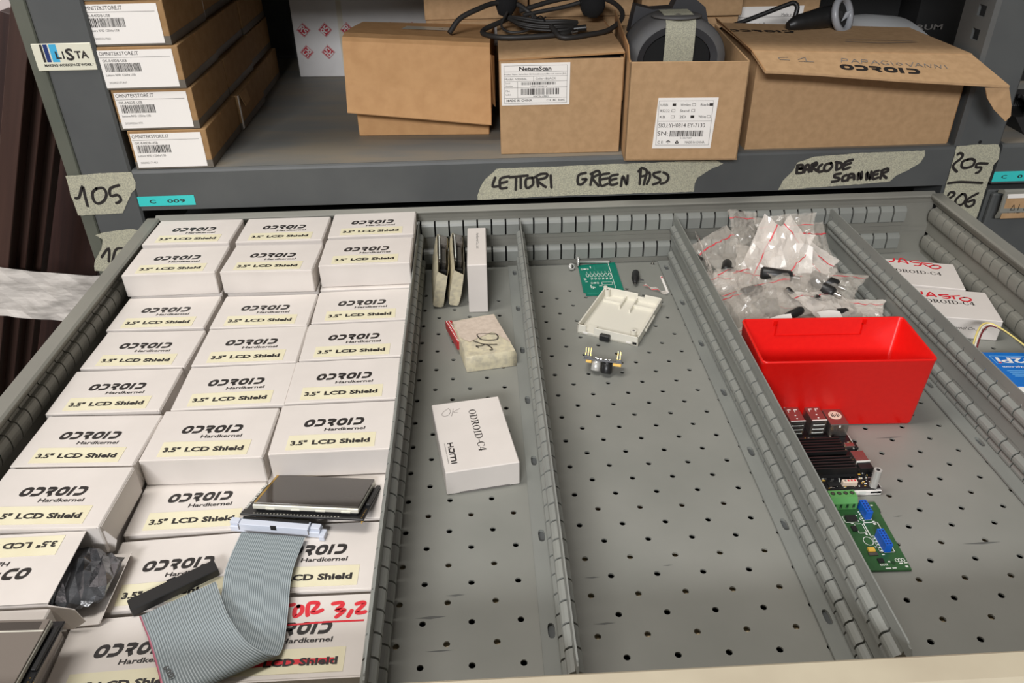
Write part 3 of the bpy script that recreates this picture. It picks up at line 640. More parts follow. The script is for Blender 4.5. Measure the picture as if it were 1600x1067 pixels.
# ================================================================== WHITE DISPLAY BOXES
W, D, H = 95.0, 63.0, 25.6
def lcd_box_mesh(marker=False):
    b = MB(); m = 'card_white'
    b.box((-W / 2, -D / 2, 0), (W / 2, D / 2, H), m, 0.9)
    for sx in (-1, 1):                        # tucked end flaps: slightly proud panel with a curved ear
        ear = [(-D / 2 + 2, H - 1.5), (D / 2 - 2, H - 1.5), (D / 2 - 5, H - 9), (D / 2 - 7, 4), (-D / 2 + 7, 4), (-D / 2 + 5, H - 9)]
        b.prism([(sx * (W / 2), y, z) for y, z in ear], (sx * 0.5, 0, 0), m)
    b.box((-W / 2 + 1.5, -D / 2 - .5, H - 1.2), (W / 2 - 1.5, -D / 2 + .4, H - .2), m)
    zt = H + .12
    wordmark(b, (-26.0, .4, zt), X, Y, 48.5, 9.6, 'ink_black')
    b.text('Hardkernel', (-7.8, -5.6, zt), X, Y, 3.6, 'ink_black', width=33, bold=0.026, shear=0.08)
    return b
def lcd_sticker(red=False):
    b = MB(); z = H + .05
    b.box((-34.8, -27.6, z), (34.4, -10, z + .25), 'sticker_cream')
    zt = z + .33
    if red: b.stroke([(-34, -21.4), (-10, -19.6), (28, -19.4)], 3.6, (0, 0, zt), X, Y, 'ink_red', False)
    b.text('3.5"', (-32, -22.2, zt + .08), X, Y, 5.0, 'ink_black', bold=0.044, width=13); b.text('LCD Shield', (-15.2, -22.2, zt + .08), X, Y, 5.0, 'ink_black', bold=0.044, width=45.5)
    return b
mbm = lcd_box_mesh()
proto = mbm.build('display_box'); st = lcd_sticker().build('label_sticker', proto); st['label'] = 'cream sticker'
COLX = {1: 'left', 2: 'middle', 3: 'right'}
ORD = ['', 'back', 'second', 'third', 'fourth', 'fifth', 'sixth', 'seventh', 'eighth', 'ninth']
L1, L2, L3 = 0.3, 26.2, 52.2
spots = [  # column, row, x, y, z, yaw
 (1, 1, -392.5, 160.5, L3 + 2.6, -1.0), (2, 1, -291.0, 160.0, L3 + 2.2, -0.5), (3, 1, -191.5, 167.5, L3 + 1.5, .9),
 (1, 2, -391.8, 94.0, L3, .3), (2, 2, -290.6, 92.5, L3, -2.0), (3, 2, -191.5, 100.5, L3, .4),
 (1, 3, -389.8, 28.4, L2, -.8), (2, 3, -289.0, 25.5, L2, -.8), (3, 3, -191.6, 29.0, L2, 1.2),
 (1, 4, -387.8, -38.6, L2, -2.0), (2, 4, -288.4, -39.2, L2, 0), (3, 4, -192.0, -36.4, L2, 1.0),
 (1, 5, -390.0, -104.4, L2, -.6), (2, 5, -287.0, -104.2, L2, .9), (3, 5, -193.0, -101.6, L2, 1.0),
 (1, 6, -387.2, -171.4, L2, -2.6), (2, 6, -290.6, -169.6, L2, -1.0), (3, 6, -192.8, -167.0, L2, .6),
 (1, 7, -386.4, -239.0, L2 + 2.8, -2.2), (2, 7, -291.6, -220.5, L1, 1.0), (3, 7, -196.0, -214.6, L1, -.4),
 (2, 8, -288.0, -287.6, L1, 3.0), (3, 8, -195.8, -280.6, L1, -.5), (2, 9, -295.0, -356.2, L1, 2.2)]
first = True
for c, r, x, y, z, yaw in spots:
    o = proto if first else copy_tree(proto); first = False
    o.location = Vector((x, y, z)) * S; o.rotation_euler = (0, 0, math.radians(yaw))
    pos = ('back row' if r == 1 else ORD[r] + ' row from the back')
    lab = f'white box with cream sticker, {COLX[c]} column, {pos}'
    if (c, r) == (1, 7): lab = 'white sticker box sitting high in the left column, right behind the opened box'
    if (c, r) == (2, 7): lab = 'white box with cream sticker beside the bare screen, left of its corner'
    if (c, r) == (3, 7): lab = 'white box mostly hidden under the bare screen, against the divider'
    if (c, r) == (2, 8): lab = 'white box partly covered by the black ribbon plug, right of the opened box'
    if (c, r) == (3, 8): lab = 'white box right of the grey ribbon cable, below the bare screen'
    if (c, r) == (2, 9): lab = 'white box at the bottom edge under the grey ribbon, left of the red-marked box'
    tag(o, lab, 'box', 'white display boxes in the left of the drawer')
# the red-marked box
b = lcd_box_mesh(); cx, cy, yw = -197.0, -347.2, 0.0
for s in STK['TOR']: b.stroke([(p[0] - cx, p[1] - cy) for p in s], 3.0, (0, 0, H + .12), X, Y, 'ink_red')
for s in STK['TORline']: b.stroke([(max(-46, min(46.5, p[0] - cx)), p[1] - cy) for p in s], 1.4, (0, 0, H + .12), X, Y, 'ink_red', False)
o = b.build('display_box', None, (cx, cy, L1)); lcd_sticker(True).build('label_sticker', o)['label'] = 'cream sticker with red strike'
tag(o, 'white box with red marker writing and a red strike through its sticker, nearest the front', 'box', 'white display boxes in the left of the drawer')
# boxes of the lower layers that carry the visible ones
plain = MB(); plain.box((-W / 2, -D / 2, 0), (W / 2, D / 2, H), 'card_white', 0.9)
pl = None
for c, x in ((1, -390), (2, -289.5), (3, -192.5)):
    for r in range(1, 7):
        for z in ([L1, L2] if r <= 2 else [L1]):
            o = plain.build('display_box') if pl is None else pl.copy()
            if pl is not None: COL.objects.link(o)
            pl = pl or o
            o.location = Vector((x, 162 - (r - 1) * 66, z)) * S
            tag(o, 'white box buried under the top layer of sticker boxes', 'box', 'white boxes under the top layer')
for x, y, z in ((-390, -236, L1), (-393, -303, L1), (-393, -369, L1), (-393, -369, L2)):
    o = pl.copy(); COL.objects.link(o); o.location = Vector((x, y, z)) * S
    tag(o, 'white box buried under the top layer of sticker boxes', 'box', 'white boxes under the top layer')

# opened box turned round, its right end flaps folded out
t = thing('opened_display_box', 'white box opened at its right end, printing upside down, foil bag inside', 'box', (-396.5, -303.5, L2), (0, 0, math.radians(.6)), 'white display boxes in the left of the drawer')
b = MB(); m = 'card_white'; e = .7
b.box((-W / 2, -D / 2, 0), (W / 2, D / 2, e), m); b.box((-W / 2, -D / 2, H - e), (W / 2, D / 2, H), m, .2)
b.box((-W / 2, -D / 2, 0), (W / 2, -D / 2 + e, H), m); b.box((-W / 2, D / 2 - e, 0), (W / 2, D / 2, H), m); b.box((-W / 2, -D / 2, 0), (-W / 2 + e, D / 2, H), m)
zt = H + .12
wordmark(b, (26, -.4, zt), -X, -Y, 48.5, 9.6, 'ink_black'); b.text('Hardkernel', (7.8, 5.6, zt), -X, -Y, 3.6, 'ink_black', width=33, bold=.026, shear=.08)
b.build('box_body', t)
b = MB(); b.box((-34.4, 10, H + .05), (34.8, 27.6, H + .3), 'sticker_cream')
b.text('3.5"', (32, 22.2, H + .4), -X, -Y, 5.0, 'ink_black', bold=.044, width=13); b.text('LCD Shield', (15.2, 22.2, H + .4), -X, -Y, 5.0, 'ink_black', bold=.044, width=45.5)
b.build('label_sticker', t)['label'] = 'cream sticker upside down'
b = MB(); x0 = W / 2
b.prism([(x0, -D / 2 + 1, .2), (x0 + 24, -D / 2 + 1.5, 1.6), (x0 + 24, D / 2 - 1.5, 1.6), (x0, D / 2 - 1, .2)], (0, 0, .6), m)
b.prism([(x0 + 24, -D / 2 + 2, 1.6), (x0 + 27.5, -D / 2 + 6, 8), (x0 + 27.5, D / 2 - 6, 8), (x0 + 24, D / 2 - 2, 1.6)], (.6, 0, .3), m)
b.build('end_flap', t)
b = MB(); b.prism([(x0, -D / 2 + .3, 1), (x0 + 10, -D / 2 - 1.5, 3), (x0 + 19, -D / 2 - 1, 9), (x0 + 15, -D / 2 - .3, 20), (x0, -D / 2 + .2, H - 1)], (0, -.6, 0), m); b.build('end_flap', t)
b = MB(); b.prism([(x0, D / 2 - .3, 1), (x0 + 12, D / 2 + 2.0, 2), (x0 + 16, D / 2 + 2.2, 12), (x0 + 11, D / 2 + 1.6, 22), (x0, D / 2 - .2, H - 1)], (0, .5, 0), m); b.build('end_flap', t)
# foil bag
rnd = random.Random(3); b = MB(); rows = []
for i in range(15):
    u = i / 14; row = []
    for j in range(13):
        v = j / 12; a = 2 * PI * v
        wy = 27 * (1 - .35 * max(0, (u - .6)) * 2); hz = 10.5 * (1 - .75 * u ** 2)
        row.append((-340 - 44 + u * 60 + rnd.uniform(-1.6, 1.6), -303.5 + wy * math.cos(a) + rnd.uniform(-2, 2), 38 + hz * math.sin(a) + rnd.uniform(-2.2, 2.2)))
    rows.append(row[:-1])
b.grid(rows, 'silver_foil', False, False, True); b.poly(rows[-1], 'silver_foil')
tag(b.build('foil_bag'), 'crumpled silver antistatic bag sticking out of the opened white box', 'bag')

# bare screens
def screen(name, label, loc, rot, w=86, d=56, glass='lcd_glass', strip=False):
    t = thing(name, label, 'screen', loc, rot)
    b = MB(); b.box((-w / 2 - 8, -d / 2 - 5, 0), (w / 2 + 5, d / 2 + 3, 1.7), 'pcb_black', .4)
    for i in range(20): b.box((-w / 2 - 7.4, -d / 2 + 2 + i * 2.54, 1.7), (-w / 2 - 5.6, -d / 2 + 3.2 + i * 2.54, 2.0), 'solder' if i % 4 == 0 else 'silk_white')
    for i in range(26): b.box((-w / 2 + 2 + i * 2.54, -d / 2 - 4, 1.7), (-w / 2 + 2.9 + i * 2.54, -d / 2 - 3.2, 2.1), 'solder')
    for i in range(6): b.box((w / 2 + 2.5, -d / 2 - 3 + i * 2.5, -3), (w / 2 + 3.2, -d / 2 - 2.4 + i * 2.5, 1.9), 'gold')
    b.box((w / 2 + 1.5, -d / 2 + 14, 1.7), (w / 2 + 4.5, d / 2 - 2, 3.6), 'black_plastic', .3)
    b.build('circuit_board', t)
    b = MB(); b.box((-w / 2, -d / 2, 3.2), (w / 2, d / 2, 6.8), 'lcd_frame', .5)
    for i in range(4): b.box((-w / 2 + 10 + i * 19, -d / 2 - .5, 3.4), (-w / 2 + 17 + i * 19, -d / 2 + .2, 4.6), 'lcd_frame', .1)
    b.box((-w / 2 + 2, -d / 2 + 2, 1.6), (w / 2 - 2, d / 2 - 2, 3.3), 'black_plastic')
    f = b.build('screen_frame', t)
    b = MB(); b.box((-w / 2 + .6, -d / 2 + 1.2, 6.8), (w / 2 - .4, d / 2 - .4, 8.0), glass, .25)
    if strip: b.box((-w / 2 + 1, d / 2 - 8, 7.9), (w / 2 - 4, d / 2 - 2.2, 8.06), 'lcd_glass'); b.box((-w / 2 + .6, d / 2 - 9.4, 7.9), (w / 2 - .5, d / 2 - 8.4, 8.1), 'lcd_frame')
    b.build('screen_glass', t)
    b = MB(); b.box((-w / 2 + .8, -d / 2 + 1.4, 7.9), (-w / 2 + 2.6, d / 2 - .6, 8.15), 'gold'); b.build('flex_strip', t)
    return t
def frame_from(bl, br, fl):                  # location + rotation from three corners of a tilted plate
    bl, br, fl = Vector(bl), Vector(br), Vector(fl)
    ux = (br - bl).normalized(); uy = (bl - fl); uy = (uy - ux * uy.dot(ux)).normalized(); uz = ux.cross(uy)
    return Matrix((ux, uy, uz)).transposed().to_euler()
r = frame_from((-235.5, -199, 28), (-155.5, -210.5, 29.5), (-245, -247, 42))
screen('bare_screen', 'bare touch screen module lying tilted on white boxes above the ribbon cable', (-201.2, -228.0, 29.3), r, 80, 47)
screen('bare_screen', 'bare screen module lying in front of the opened box at the bottom left corner', (-378.5, -374.5, L2 + H + .6), (0, 0, math.radians(-1.5)), 84, 46, 'lcd_glass_sheen', True)

# ribbon cable
t = thing('ribbon_cable', 'grey flat ribbon cable looped over the white boxes, black plug at one end', 'cable', (-240, -320, 26))
secs = [((-250.3, -258.4, 29.6), (-202.0, -266.4, 29.6)), ((-250.3, -263.5, 31.5), (-202.6, -271, 31.0)), ((-252.6, -293.3, 31.5), (-205.4, -300.7, 31.5)), ((-249.0, -321.5, 31.5), (-201.9, -334.5, 32)),
        ((-248.6, -344.9, 30), (-200.6, -350.9, 31)), ((-250.5, -368, 29.0), (-201.0, -358.5, 29.5)), ((-256, -388, 29.5), (-202.2, -364.5, 30.5)),
        ((-260, -395, 33), (-205, -367, 34.5)), ((-263, -391, 37), (-210.5, -366.5, 38)), ((-270.4, -376.7, 39.5), (-221.6, -359.6, 40)),
        ((-282.7, -355.2, 38), (-236.0, -341.4, 39)), ((-291, -342.5, 35.5), (-246, -324, 36.5)), ((-298.5, -331.0, 32), (-255.5, -305.5, 33))]
LS = spline([s[0] for s in secs], 7); RS = spline([s[1] for s in secs], 7); rows = []; NW = 34
for i in range(len(LS)):
    l, r_ = LS[i], RS[i]; ac = (r_ - l); d = (LS[min(i + 1, len(LS) - 1)] + RS[min(i + 1, len(LS) - 1)] - LS[max(i - 1, 0)] - RS[max(i - 1, 0)]); nn = ac.cross(d).normalized() * (-1)
    rows.append([l + ac * ((k // 3 + (0, .36, .72)[k % 3]) / NW) + nn * (-.15, .3, .3)[k % 3] for k in range(NW * 3)])
b = MB(); b.grid(rows, lambda i, j: 'ribbon_pink' if (j < 2 and i > 52) else ('ribbon_grey' if j % 3 == 1 else 'ribbon_dark'), False)
under = [[p + (rows[i][j] - p) for j, p in enumerate(rr)] for i, rr in enumerate(rows)]
a = LS[-12]; c = RS[-12]
for k, ch in enumerate('600'):               # small printed digits on the ribbon
    p = Vector((-266.5 + k * 2.2, -377.2 - k * 2.5, 41.2 - k * .35))
    b.text(ch, p, Vector((.66, -.74, -.1)), Vector((.74, .66, .06)), 3.2, 'ink_black', bold=.03)
wpart(b, 'flat_cable', t)
b = MB(); fx = Vector((46.5, -7.7, 0)).normalized(); fy = Vector((-fx.y, fx.x, 0)); c0 = Vector((-226, -255.5, 26.3))
b.M = Matrix.Translation(c0) @ Matrix((fx, fy, Z)).transposed().to_4x4()
b.box((-34, -3.5, 0), (34, 4.5, 5), 'connector_grey', .4); b.box((-26, -4, 2.4), (26, 3.5, 8.6), 'connector_grey', .3)
b.box((-34, -2, 5), (-27, 3, 8), 'connector_grey', .3); b.box((27, -2, 5), (34, 3, 8), 'connector_grey', .3); b.box((34, -6, 0), (38, 2, 4), 'connector_grey', .3); b.box((-2.2, -4.1, 5), (2.2, -3.4, 8.8), 'black_plastic')
b.box((-25, 1.2, 8.6), (25, 3.4, 9.4), 'black_plastic')
for x in (-26.5, 26): b.box((x - .3, -4.2, 3), (x + .2, -3.5, 8), 'ink_grey')
wpart(b, 'cable_socket', t)['label'] = 'pale grey plug end'
b = MB(); p0, p1 = Vector((-309.5, -320, 28.5)), Vector((-260.5, -289.5, 30)); fx = (p1 - p0).normalized(); fy = Z.cross(fx).normalized(); fz = fx.cross(fy); Ln = (p1 - p0).length
b.M = Matrix.Translation((p0 + p1) / 2) @ Matrix((fx, fy, fz)).transposed().to_4x4()
b.box((-Ln / 2, -8, -2.4), (Ln / 2, 2.6, 4.2), 'black_plastic', .5)
for i in range(14): b.box((-Ln / 2 + 3 + i * 3.8, 2.6, -1.6), (-Ln / 2 + 5 + i * 3.8, 2.9, 3.4), 'black_matte')
b.box((-3, 2.6, 1), (3, 3.6, 4), 'black_plastic')
wpart(b, 'cable_plug', t)['label'] = 'black plug end'

# ================================================================== NARROW AISLE
def small_box(name, w, d, h):
    b = MB(); m = 'card_white'
    b.box((-w / 2, -d / 2, 0), (w / 2, d / 2, h), m, .7)
    return b
b = small_box('x', 61, 92, 24)
b.rect((0, -46.15, 0), X, Z, -20, 0, 22, 1.6, 'ink_grey')
zt = 24.12
serif(b, 'ODROID-C4', (.4, 31.5, zt), -Y, X, 57.5, 6.4, 'ink_black')
# port logo: four blocky letters turned along the side
O = Vector((-24.2, -9.8, zt)); U, V = -Y, X
def lg(pts, w=1.25): b.stroke(pts, w, O, U, V, 'ink_black', False)
lg([(.6, 0), (.6, 4.8)]); lg([(5.4, 0), (5.4, 4.8)]); lg([(.6, 2.4), (5.4, 2.4)])
lg([(7.6, 4.3), (12.4, 4.3), (12.4, .6), (7.6, .6)]); lg([(7.6, .0), (7.6, 2.6)])
lg([(14.6, 0), (14.6, 4.3), (23.4, 4.3), (23.4, 0)]); lg([(19, 0), (19, 4.3)]); lg([(26, 0), (26, 4.8)])
b.text('HIGH-DEFINITION MULTIMEDIA INTERFACE', O - V * 2.6, U, V, .8, 'ink_grey', width=26)
a = math.radians(9)
for s in STK['okpencil']:
    b.stroke([((p[0] + 81) * math.cos(a) + (p[1] + 148) * math.sin(a), -(p[0] + 81) * math.sin(a) + (p[1] + 148) * math.cos(a)) for p in s], .45, (0, 0, zt), X, Y, 'pencil')
tag(b.build('white_box', None, (-81, -148, .2), (0, 0, a)), 'white box lying flat in the narrow aisle, black lettering running down its top', 'box')
b = small_box('x', 21.5, 96, 60)
b.text('Hardkernel Co., Ltd', (-.5, 33, 60.12), -Y, X, 3.2, 'ink_grey', width=40)
b.box((10.75, -44, 6), (10.95, 46, 52), 'ink_grey')
tag(b.build('white_box', None, (-73.6, 141.5, .2), (0, 0, math.radians(-.5))), 'white box standing on edge next to the tape-wrapped boards', 'box')
def wrapped_board(x, y, label, tilt):
    t = thing('wrapped_board', label, 'circuit board', (x, y, 1.7), (0, math.radians(tilt), math.radians(2)), 'tape-wrapped boards standing in the narrow aisle')
    b = MB(); rows = []; rnd = random.Random(int(x))
    prof = [(-6.8, 50), (-8, 44), (-8, 20), (-7.4, 3.5), (-5, .9), (5, .9), (7, 3), (7.5, 18), (7.5, 40), (6.4, 46)]
    for i in range(9):
        v = i / 8; yy = -44 + 88 * v; k = .8 + .2 * min(1, v * 3)
        rows.append([(px * k + rnd.uniform(-.5, .5), yy, pz * (1 if v > .15 else .9 + .1 * v / .15) + rnd.uniform(-.4, .4)) for px, pz in prof])
    b.grid(rows, 'masking_cream', True); b.poly(rows[0], 'masking_cream'); b.poly(rows[-1][::-1], 'masking_cream')
    b.build('tape_wrap', t)
    b = MB(); b.box((-5, -26, 8), (-3.4, 42, 48), 'steel_dark'); b.box((-5.2, -24, 44), (-3.6, 40, 50.5), 'steel')
    for i in range(18): b.cyl((-4.3, -21 + i * 3.4, 50.4), (0, 0, 1), .75, .5, 'silk_white', 6)
    b.box((-2.8, 20, 30), (5, 42, 49.5), 'port_metal', .4); b.box((-2.8, -20, 26), (-.5, 20, 44), 'black_plastic'); b.box((-1, -18, 30), (4, 17, 45), 'steel_dark', .6); b.box((-2.8, -27, 30), (5, -22, 38), 'black_plastic')
    b.build('circuit_board', t); return t
wrapped_board(-122, 149, 'circuit board wrapped in masking tape standing against the left divider', 11)
wrapped_board(-104, 151, 'circuit board wrapped in masking tape standing next to the upright white box', 11)
t = thing('wrapped_package', 'tape-wrapped package with a red board edge and black handwritten letters on top', 'package', (-70, 17, 0))
top = [(-103, 47), (-57, 60), (-37.2, -15.5), (-87.4, -24)]
b = MB(); rows = []
for k, (z, s) in enumerate(((0.4, 1.0), (8, 1.015), (15.5, 1.0), (18, .965))):
    ring = []
    for i in range(4):
        a0 = Vector(top[i]); a1 = Vector(top[(i + 1) % 4])
        for q in range(5):
            p = a0.lerp(a1, q / 5); c = Vector((-71, 17)); ring.append((*(c + (p - c) * s), z + (.35 * math.sin(i * 3 + q * 2) if z > 5 else 0)))
    rows.append(ring)
b.grid(rows, 'masking_cream', True, False, True)
b.poly([p for p in rows[-1]], 'masking_cream'); b.poly(rows[0][::-1], 'masking_cream')
b.poly([(-101.5, 45, 18.5), (-58, 57.5, 18.5), (-42, 0, 18.5), (-60, 22, 18.6), (-84, 4, 18.6), (-93, 12, 18.5)], 'masking_pink')
for s in STK['OK']: b.stroke(s, 1.15, (0, 0, 18.75), X, Y, 'ink_black')
wpart(b, 'tape_wrap', t)
b = MB(); b.prism([(-110, 52, 6), (-103.5, 54, 6), (-90.5, 11, 6), (-97, 9, 6)], (0, 0, 9), 'pcb_red')
for i in range(14):
    for q in (0, 1):
        p = Vector((-108.4, 50.5, 15)).lerp(Vector((-96, 12, 15)), i / 13) + Vector((2.6 * q, .8 * q, 0)); b.box((p.x - .6, p.y - .6, 15), (p.x + .6, p.y + .6, 15.5), 'silk_white')
wpart(b, 'circuit_board', t)['label'] = 'red circuit board edge with two rows of solder points'

# ================================================================== WIDE EMPTY AISLE
t = thing('circuit_board', 'teal bare circuit board with white print by the back wall', 'circuit board', (73, 160, 0.3), (0, 0, math.radians(-.5)))
b = MB(); b.prism([(-23, 35, .6), (23.5, 40, .6), (23.5, -39.5, .6), (-21.5, -39.5, .6), (-21.5, -32, .6), (-24, -31, .6)], (0, 0, 1.6), 'pcb_teal')
zt = 2.3
b.rect((0, 0, zt), X, Y, 14.5, -38.5, 15.1, 38, 'silk_white'); b.frame((0, 0, zt), X, Y, -4, 20, 14, 34, .5, 'pcb_teal_light'); b.rect((0, 0, zt), X, Y, -20, -37, 15, -36.2, 'pcb_teal_light')
for i in range(7):
    x = -14.5 + i * 4.5; b.stroke([(x + 1.5 * math.cos(a), 8 + 4.6 * math.sin(a)) for a in (2 * PI * k / 10 for k in range(11))], .7, (0, 0, zt), X, Y, 'silk_white', False)
    b.rect((0, 0, zt), X, Y, x - .4, 15, x + .5, 17, 'silk_white')
    if i: b.rect((0, 0, zt), X, Y, x - 1.2, -4, x - .5, 0.5, 'silk_white'); b.rect((0, 0, zt), X, Y, x + .3, -3, x + 1, 1, 'silk_white')
b.frame((0, 0, zt), X, Y, 0, -17, 13, -10, .6, 'silk_white')
for x, y in ((-16, 24), (-8, -12)):
    b.rect((0, 0, zt + .05), X, Y, x - 1.6, y - 1.6, x + 1.6, y + 1.6, 'silk_white'); b.frame((0, 0, zt), X, Y, x - 4.6, y - 2.4, x - 2.6, y + 2.4, .5, 'silk_white'); b.frame((0, 0, zt), X, Y, x + 2.6, y - 2.4, x + 4.6, y + 2.4, .5, 'silk_white')
for x, y, w, h in ((-20, 0, 2.5, 1.2), (-20, -4, 3, 1.6), (-19, -9, 3, 1), (-14, -24, 1, 8), (-12, -26, 1, 6), (-10, -24, 1, 3), (-9, 26, 1, 6), (4, -30, 3, 1.4), (10, -28, 2, 1), (-4, -20, 4, 1)):
    b.rect((0, 0, zt), X, Y, x, y, x + w, y + h, 'silk_white')
b.build('board_plate', t)
b = MB(); b.lathe([(0, -2), (5.4, -1.6), (6.2, 0), (5.6, .6), (1.9, 1.2), (1.9, 38), (1.4, 39.5), (0, 39.5)], (50.5, 197.2, 6.6), (1, .03, -.06), 'zinc', 14)
tag(b.build('carriage_bolt'), 'round-headed steel bolt lying along the back wall above the teal board', 'bolt')
b = MB()
b.lathe([(2.3, -1.6), (3.2, -2.1), (4.6, -1.6), (4.6, 1.6), (3.2, 2.1), (2.3, 1.6)], (41.5, 188, 4.8), (.5, -.75, .35), 'zinc', 6)
b.lathe([(2.3, 1.6), (2.1, 0), (2.3, -1.6)], (41.5, 188, 4.8), (.5, -.75, .35), 'steel_dark', 12)
tag(b.build('hex_nut'), 'small steel nut left of the bolt head by the back wall', 'nut')
b = MB(); b.cyl((143.5, 196, .3), (0, 0, 1), 2.2, 1, 'steel', 10); b.cyl((143.5, 196, 1.3), (.2, -.4, 1), 1.1, 4.5, 'steel', 8)
tag(b.build('small_screw'), 'tiny steel screw alone by the back wall right of the teal board', 'screw')
t = thing('dc_plug', 'small black barrel plug lying on the drawer floor right of the teal board', 'plug', (114.5, 155, 0), (0, 0, math.radians(-12)))
b = MB(); b.lathe([(0, 13), (3.6, 12.6), (4.6, 10), (4.7, -2), (4.2, -6), (3.0, -8), (2.6, -14), (2.0, -14.6), (0, -14.6)], (0, 0, 4.9), (0, 1, 0), 'black_plastic', 16); b.build('plug_body', t)
b = MB(); b.cyl((0, -14.4, 4.9), (0, -1, 0), 1.1, 2.5, 'steel_dark', 8); b.cyl((4, -4, 4.5), (1, -.1, -.1), .8, 6, 'black_plastic', 6); b.build('plug_pin', t)
b = MB(); P = [Vector(p) for p in ((121, 137.5, .6), (124.5, 140.5, .6), (147.5, 121, .6), (144.5, 115, .6))]
b.grid([[P[0].lerp(P[1], v).lerp(P[3].lerp(P[2], v), i / 10) + Z * (1.4 * math.sin(i * 1.3 + v * 2) + 1.6) for v in (0, .3, .65, 1)] for i in range(11)], 'film_milky', False)
b.grid([[P[0].lerp(P[1], v).lerp(P[3].lerp(P[2], v), i / 10) + Z * (1.4 * math.sin(i * 1.3 + v * 2) + 2.0) for v in (0, .22)] for i in range(8)], 'zip_red', False)
tag(b.build('plastic_strip'), 'narrow clear plastic strip with a red line on the drawer floor below the black plug', 'strip')
b = MB(); b.prism([(146.2, 163, .4), (148.6, 163, .4), (148.2, 121, .4), (145.6, 121, .4)], (0, 0, .5), 'paper_white'); b.box((146.6, 157.5, .9), (148.3, 161, 1.1), 'zip_red')
tag(b.build('paper_strip'), 'thin white strip with a red mark beside the divider', 'strip')

# enclosure half
t = thing('enclosure_half', 'beige plastic enclosure shell, open side up, in the wide empty aisle', 'enclosure', (82.2, 67.5, 0.3), (0, 0, math.radians(-27.5)))
b = MB(); m = 'abs_beige'; w, d, h = 68, 91, 10.5; q = 1.6
b.box((-w / 2, -d / 2, 0), (w / 2, d / 2, 1.6), m)
b.box((-w / 2, -d / 2, 0), (-w / 2 + q, d / 2, h), m, .2)
b.box((w / 2 - q, -d / 2, 0), (w / 2, d / 2, h), m, .2); b.box((w / 2, -20, 4), (w / 2 + 1.6, 12, 7), m, .2)
for xa, xb, hh in ((-34, 6, h), (6, 14, 7), (14, 34, h)): b.box((xa, d / 2 - q, 0), (xb, d / 2, hh), m, .2)
for xa, xb, hh in ((-34, -24, h), (-24, -15, 3.5), (-15, 34, h)): b.box((xa, -d / 2, 0), (xb, -d / 2 + q, hh), m, .2)
b.box((-32, -44, 1.6), (-16, -28, 3), m, .3); b.box((-8, 18, 1.6), (-6.6, 44, 5.5), m); b.box((5, 14, 1.6), (6.4, 44, 6), m); b.box((6, 28, 1.6), (33, 29.2, 5), m); b.box((-30, 28, 1.6), (-8, 29, 4), m)
b.prism([(16, -44, 1.6), (32, -44, 1.6), (32, -26, 1.6)], (0, 0, 1.8), m)
for x, y in ((25, -33), (-29.5, 41)):
    b.cyl((x, y, 1.6), (0, 0, 1), 3.2, 8.6, m, 14); b.cyl((x, y, 10.15), (0, 0, 1), 1.4, .2, 'ink_grey', 10)
b.cyl((-33, 44, 1), (0, 0, 1), 2.4, 10.5, m, 12)
for x in (-27, 21): b.box((x, -d / 2 - .25, 1.4), (x + 5, -d / 2 + .1, 3.2), 'paper_white')
b.box((28, -d / 2 - .2, 1.2), (32.5, -d / 2 + .1, 4.0), 'dark')
b.build('shell', t)
b = MB(); b.box((-7, -d / 2 - 6, .3), (4, -d / 2 - .3, 7.2), 'black_plastic', .7); b.box((-5.5, -d / 2 - 6.4, 2), (2.5, -d / 2 - 5.8, 4), 'black_matte', .1); b.build('clip', t)['label'] = 'black clip'
# converter module resting on its capacitors
t = thing('converter_module', 'tiny power module with a silver and a black capacitor, standing in the wide empty aisle', 'circuit board', (49, -29, .3), (0, 0, math.radians(-18)))
TM = Matrix.Translation((0, 0, 11.2)) @ Matrix(((1, 0, 0, 0), (0, .84, .54, 0), (0, -.54, .84, 0), (0, 0, 0, 1)))
b = MB(); b.M = TM; b.box((-19, -9, -.8), (19, 9, .8), 'scanner_dark', .2); b.box((-18.6, -8.6, -.9), (18.6, 8.6, .9), 'pcb_black')
for x, y in ((-6, -6), (-3, -7), (2, -6), (5, -2), (-9, 2)): b.box((x, y, .8), (x + 1.6, y + 1, 1.8), 'solder')
b.build('board_plate', t)
for nm, mm, cx, r, L in (('silver_capacitor', 'zinc', -6.5, 4.8, 10.2), ('black_coil', 'black_plastic', 4.2, 5.3, 11.6)):
    b = MB(); b.M = TM; b.lathe([(0, 0), (r, 0), (r, 1.2), (r * .93, 1.8), (r, 2.4), (r, L - .8), (r * .85, L), (0, L)], (cx, -3.4, -.8), (0, 0, -1), mm, 18); b.build(nm, t)
for x, wdt in ((-16.5, 5.5), (10.5, 8)):
    b = MB(); b.M = TM; b.box((x, -8.6, -3.8), (x + wdt, -5, -.8), 'tantalum', .3); b.build('tantalum_capacitor', t)
for x0, n in ((-18, 3), (13.6, 2)):
    b = MB(); b.M = TM; b.box((x0 - .6, -8.6, .8), (x0 + n * 2.5 - .4, -6, 3.2), 'black_plastic', .2)
    for i in range(n): b.box((x0 + i * 2.5, -7.7, 3), (x0 + .65 + i * 2.5, -7.05, 11), 'gold')
    b.build('pin_header', t)

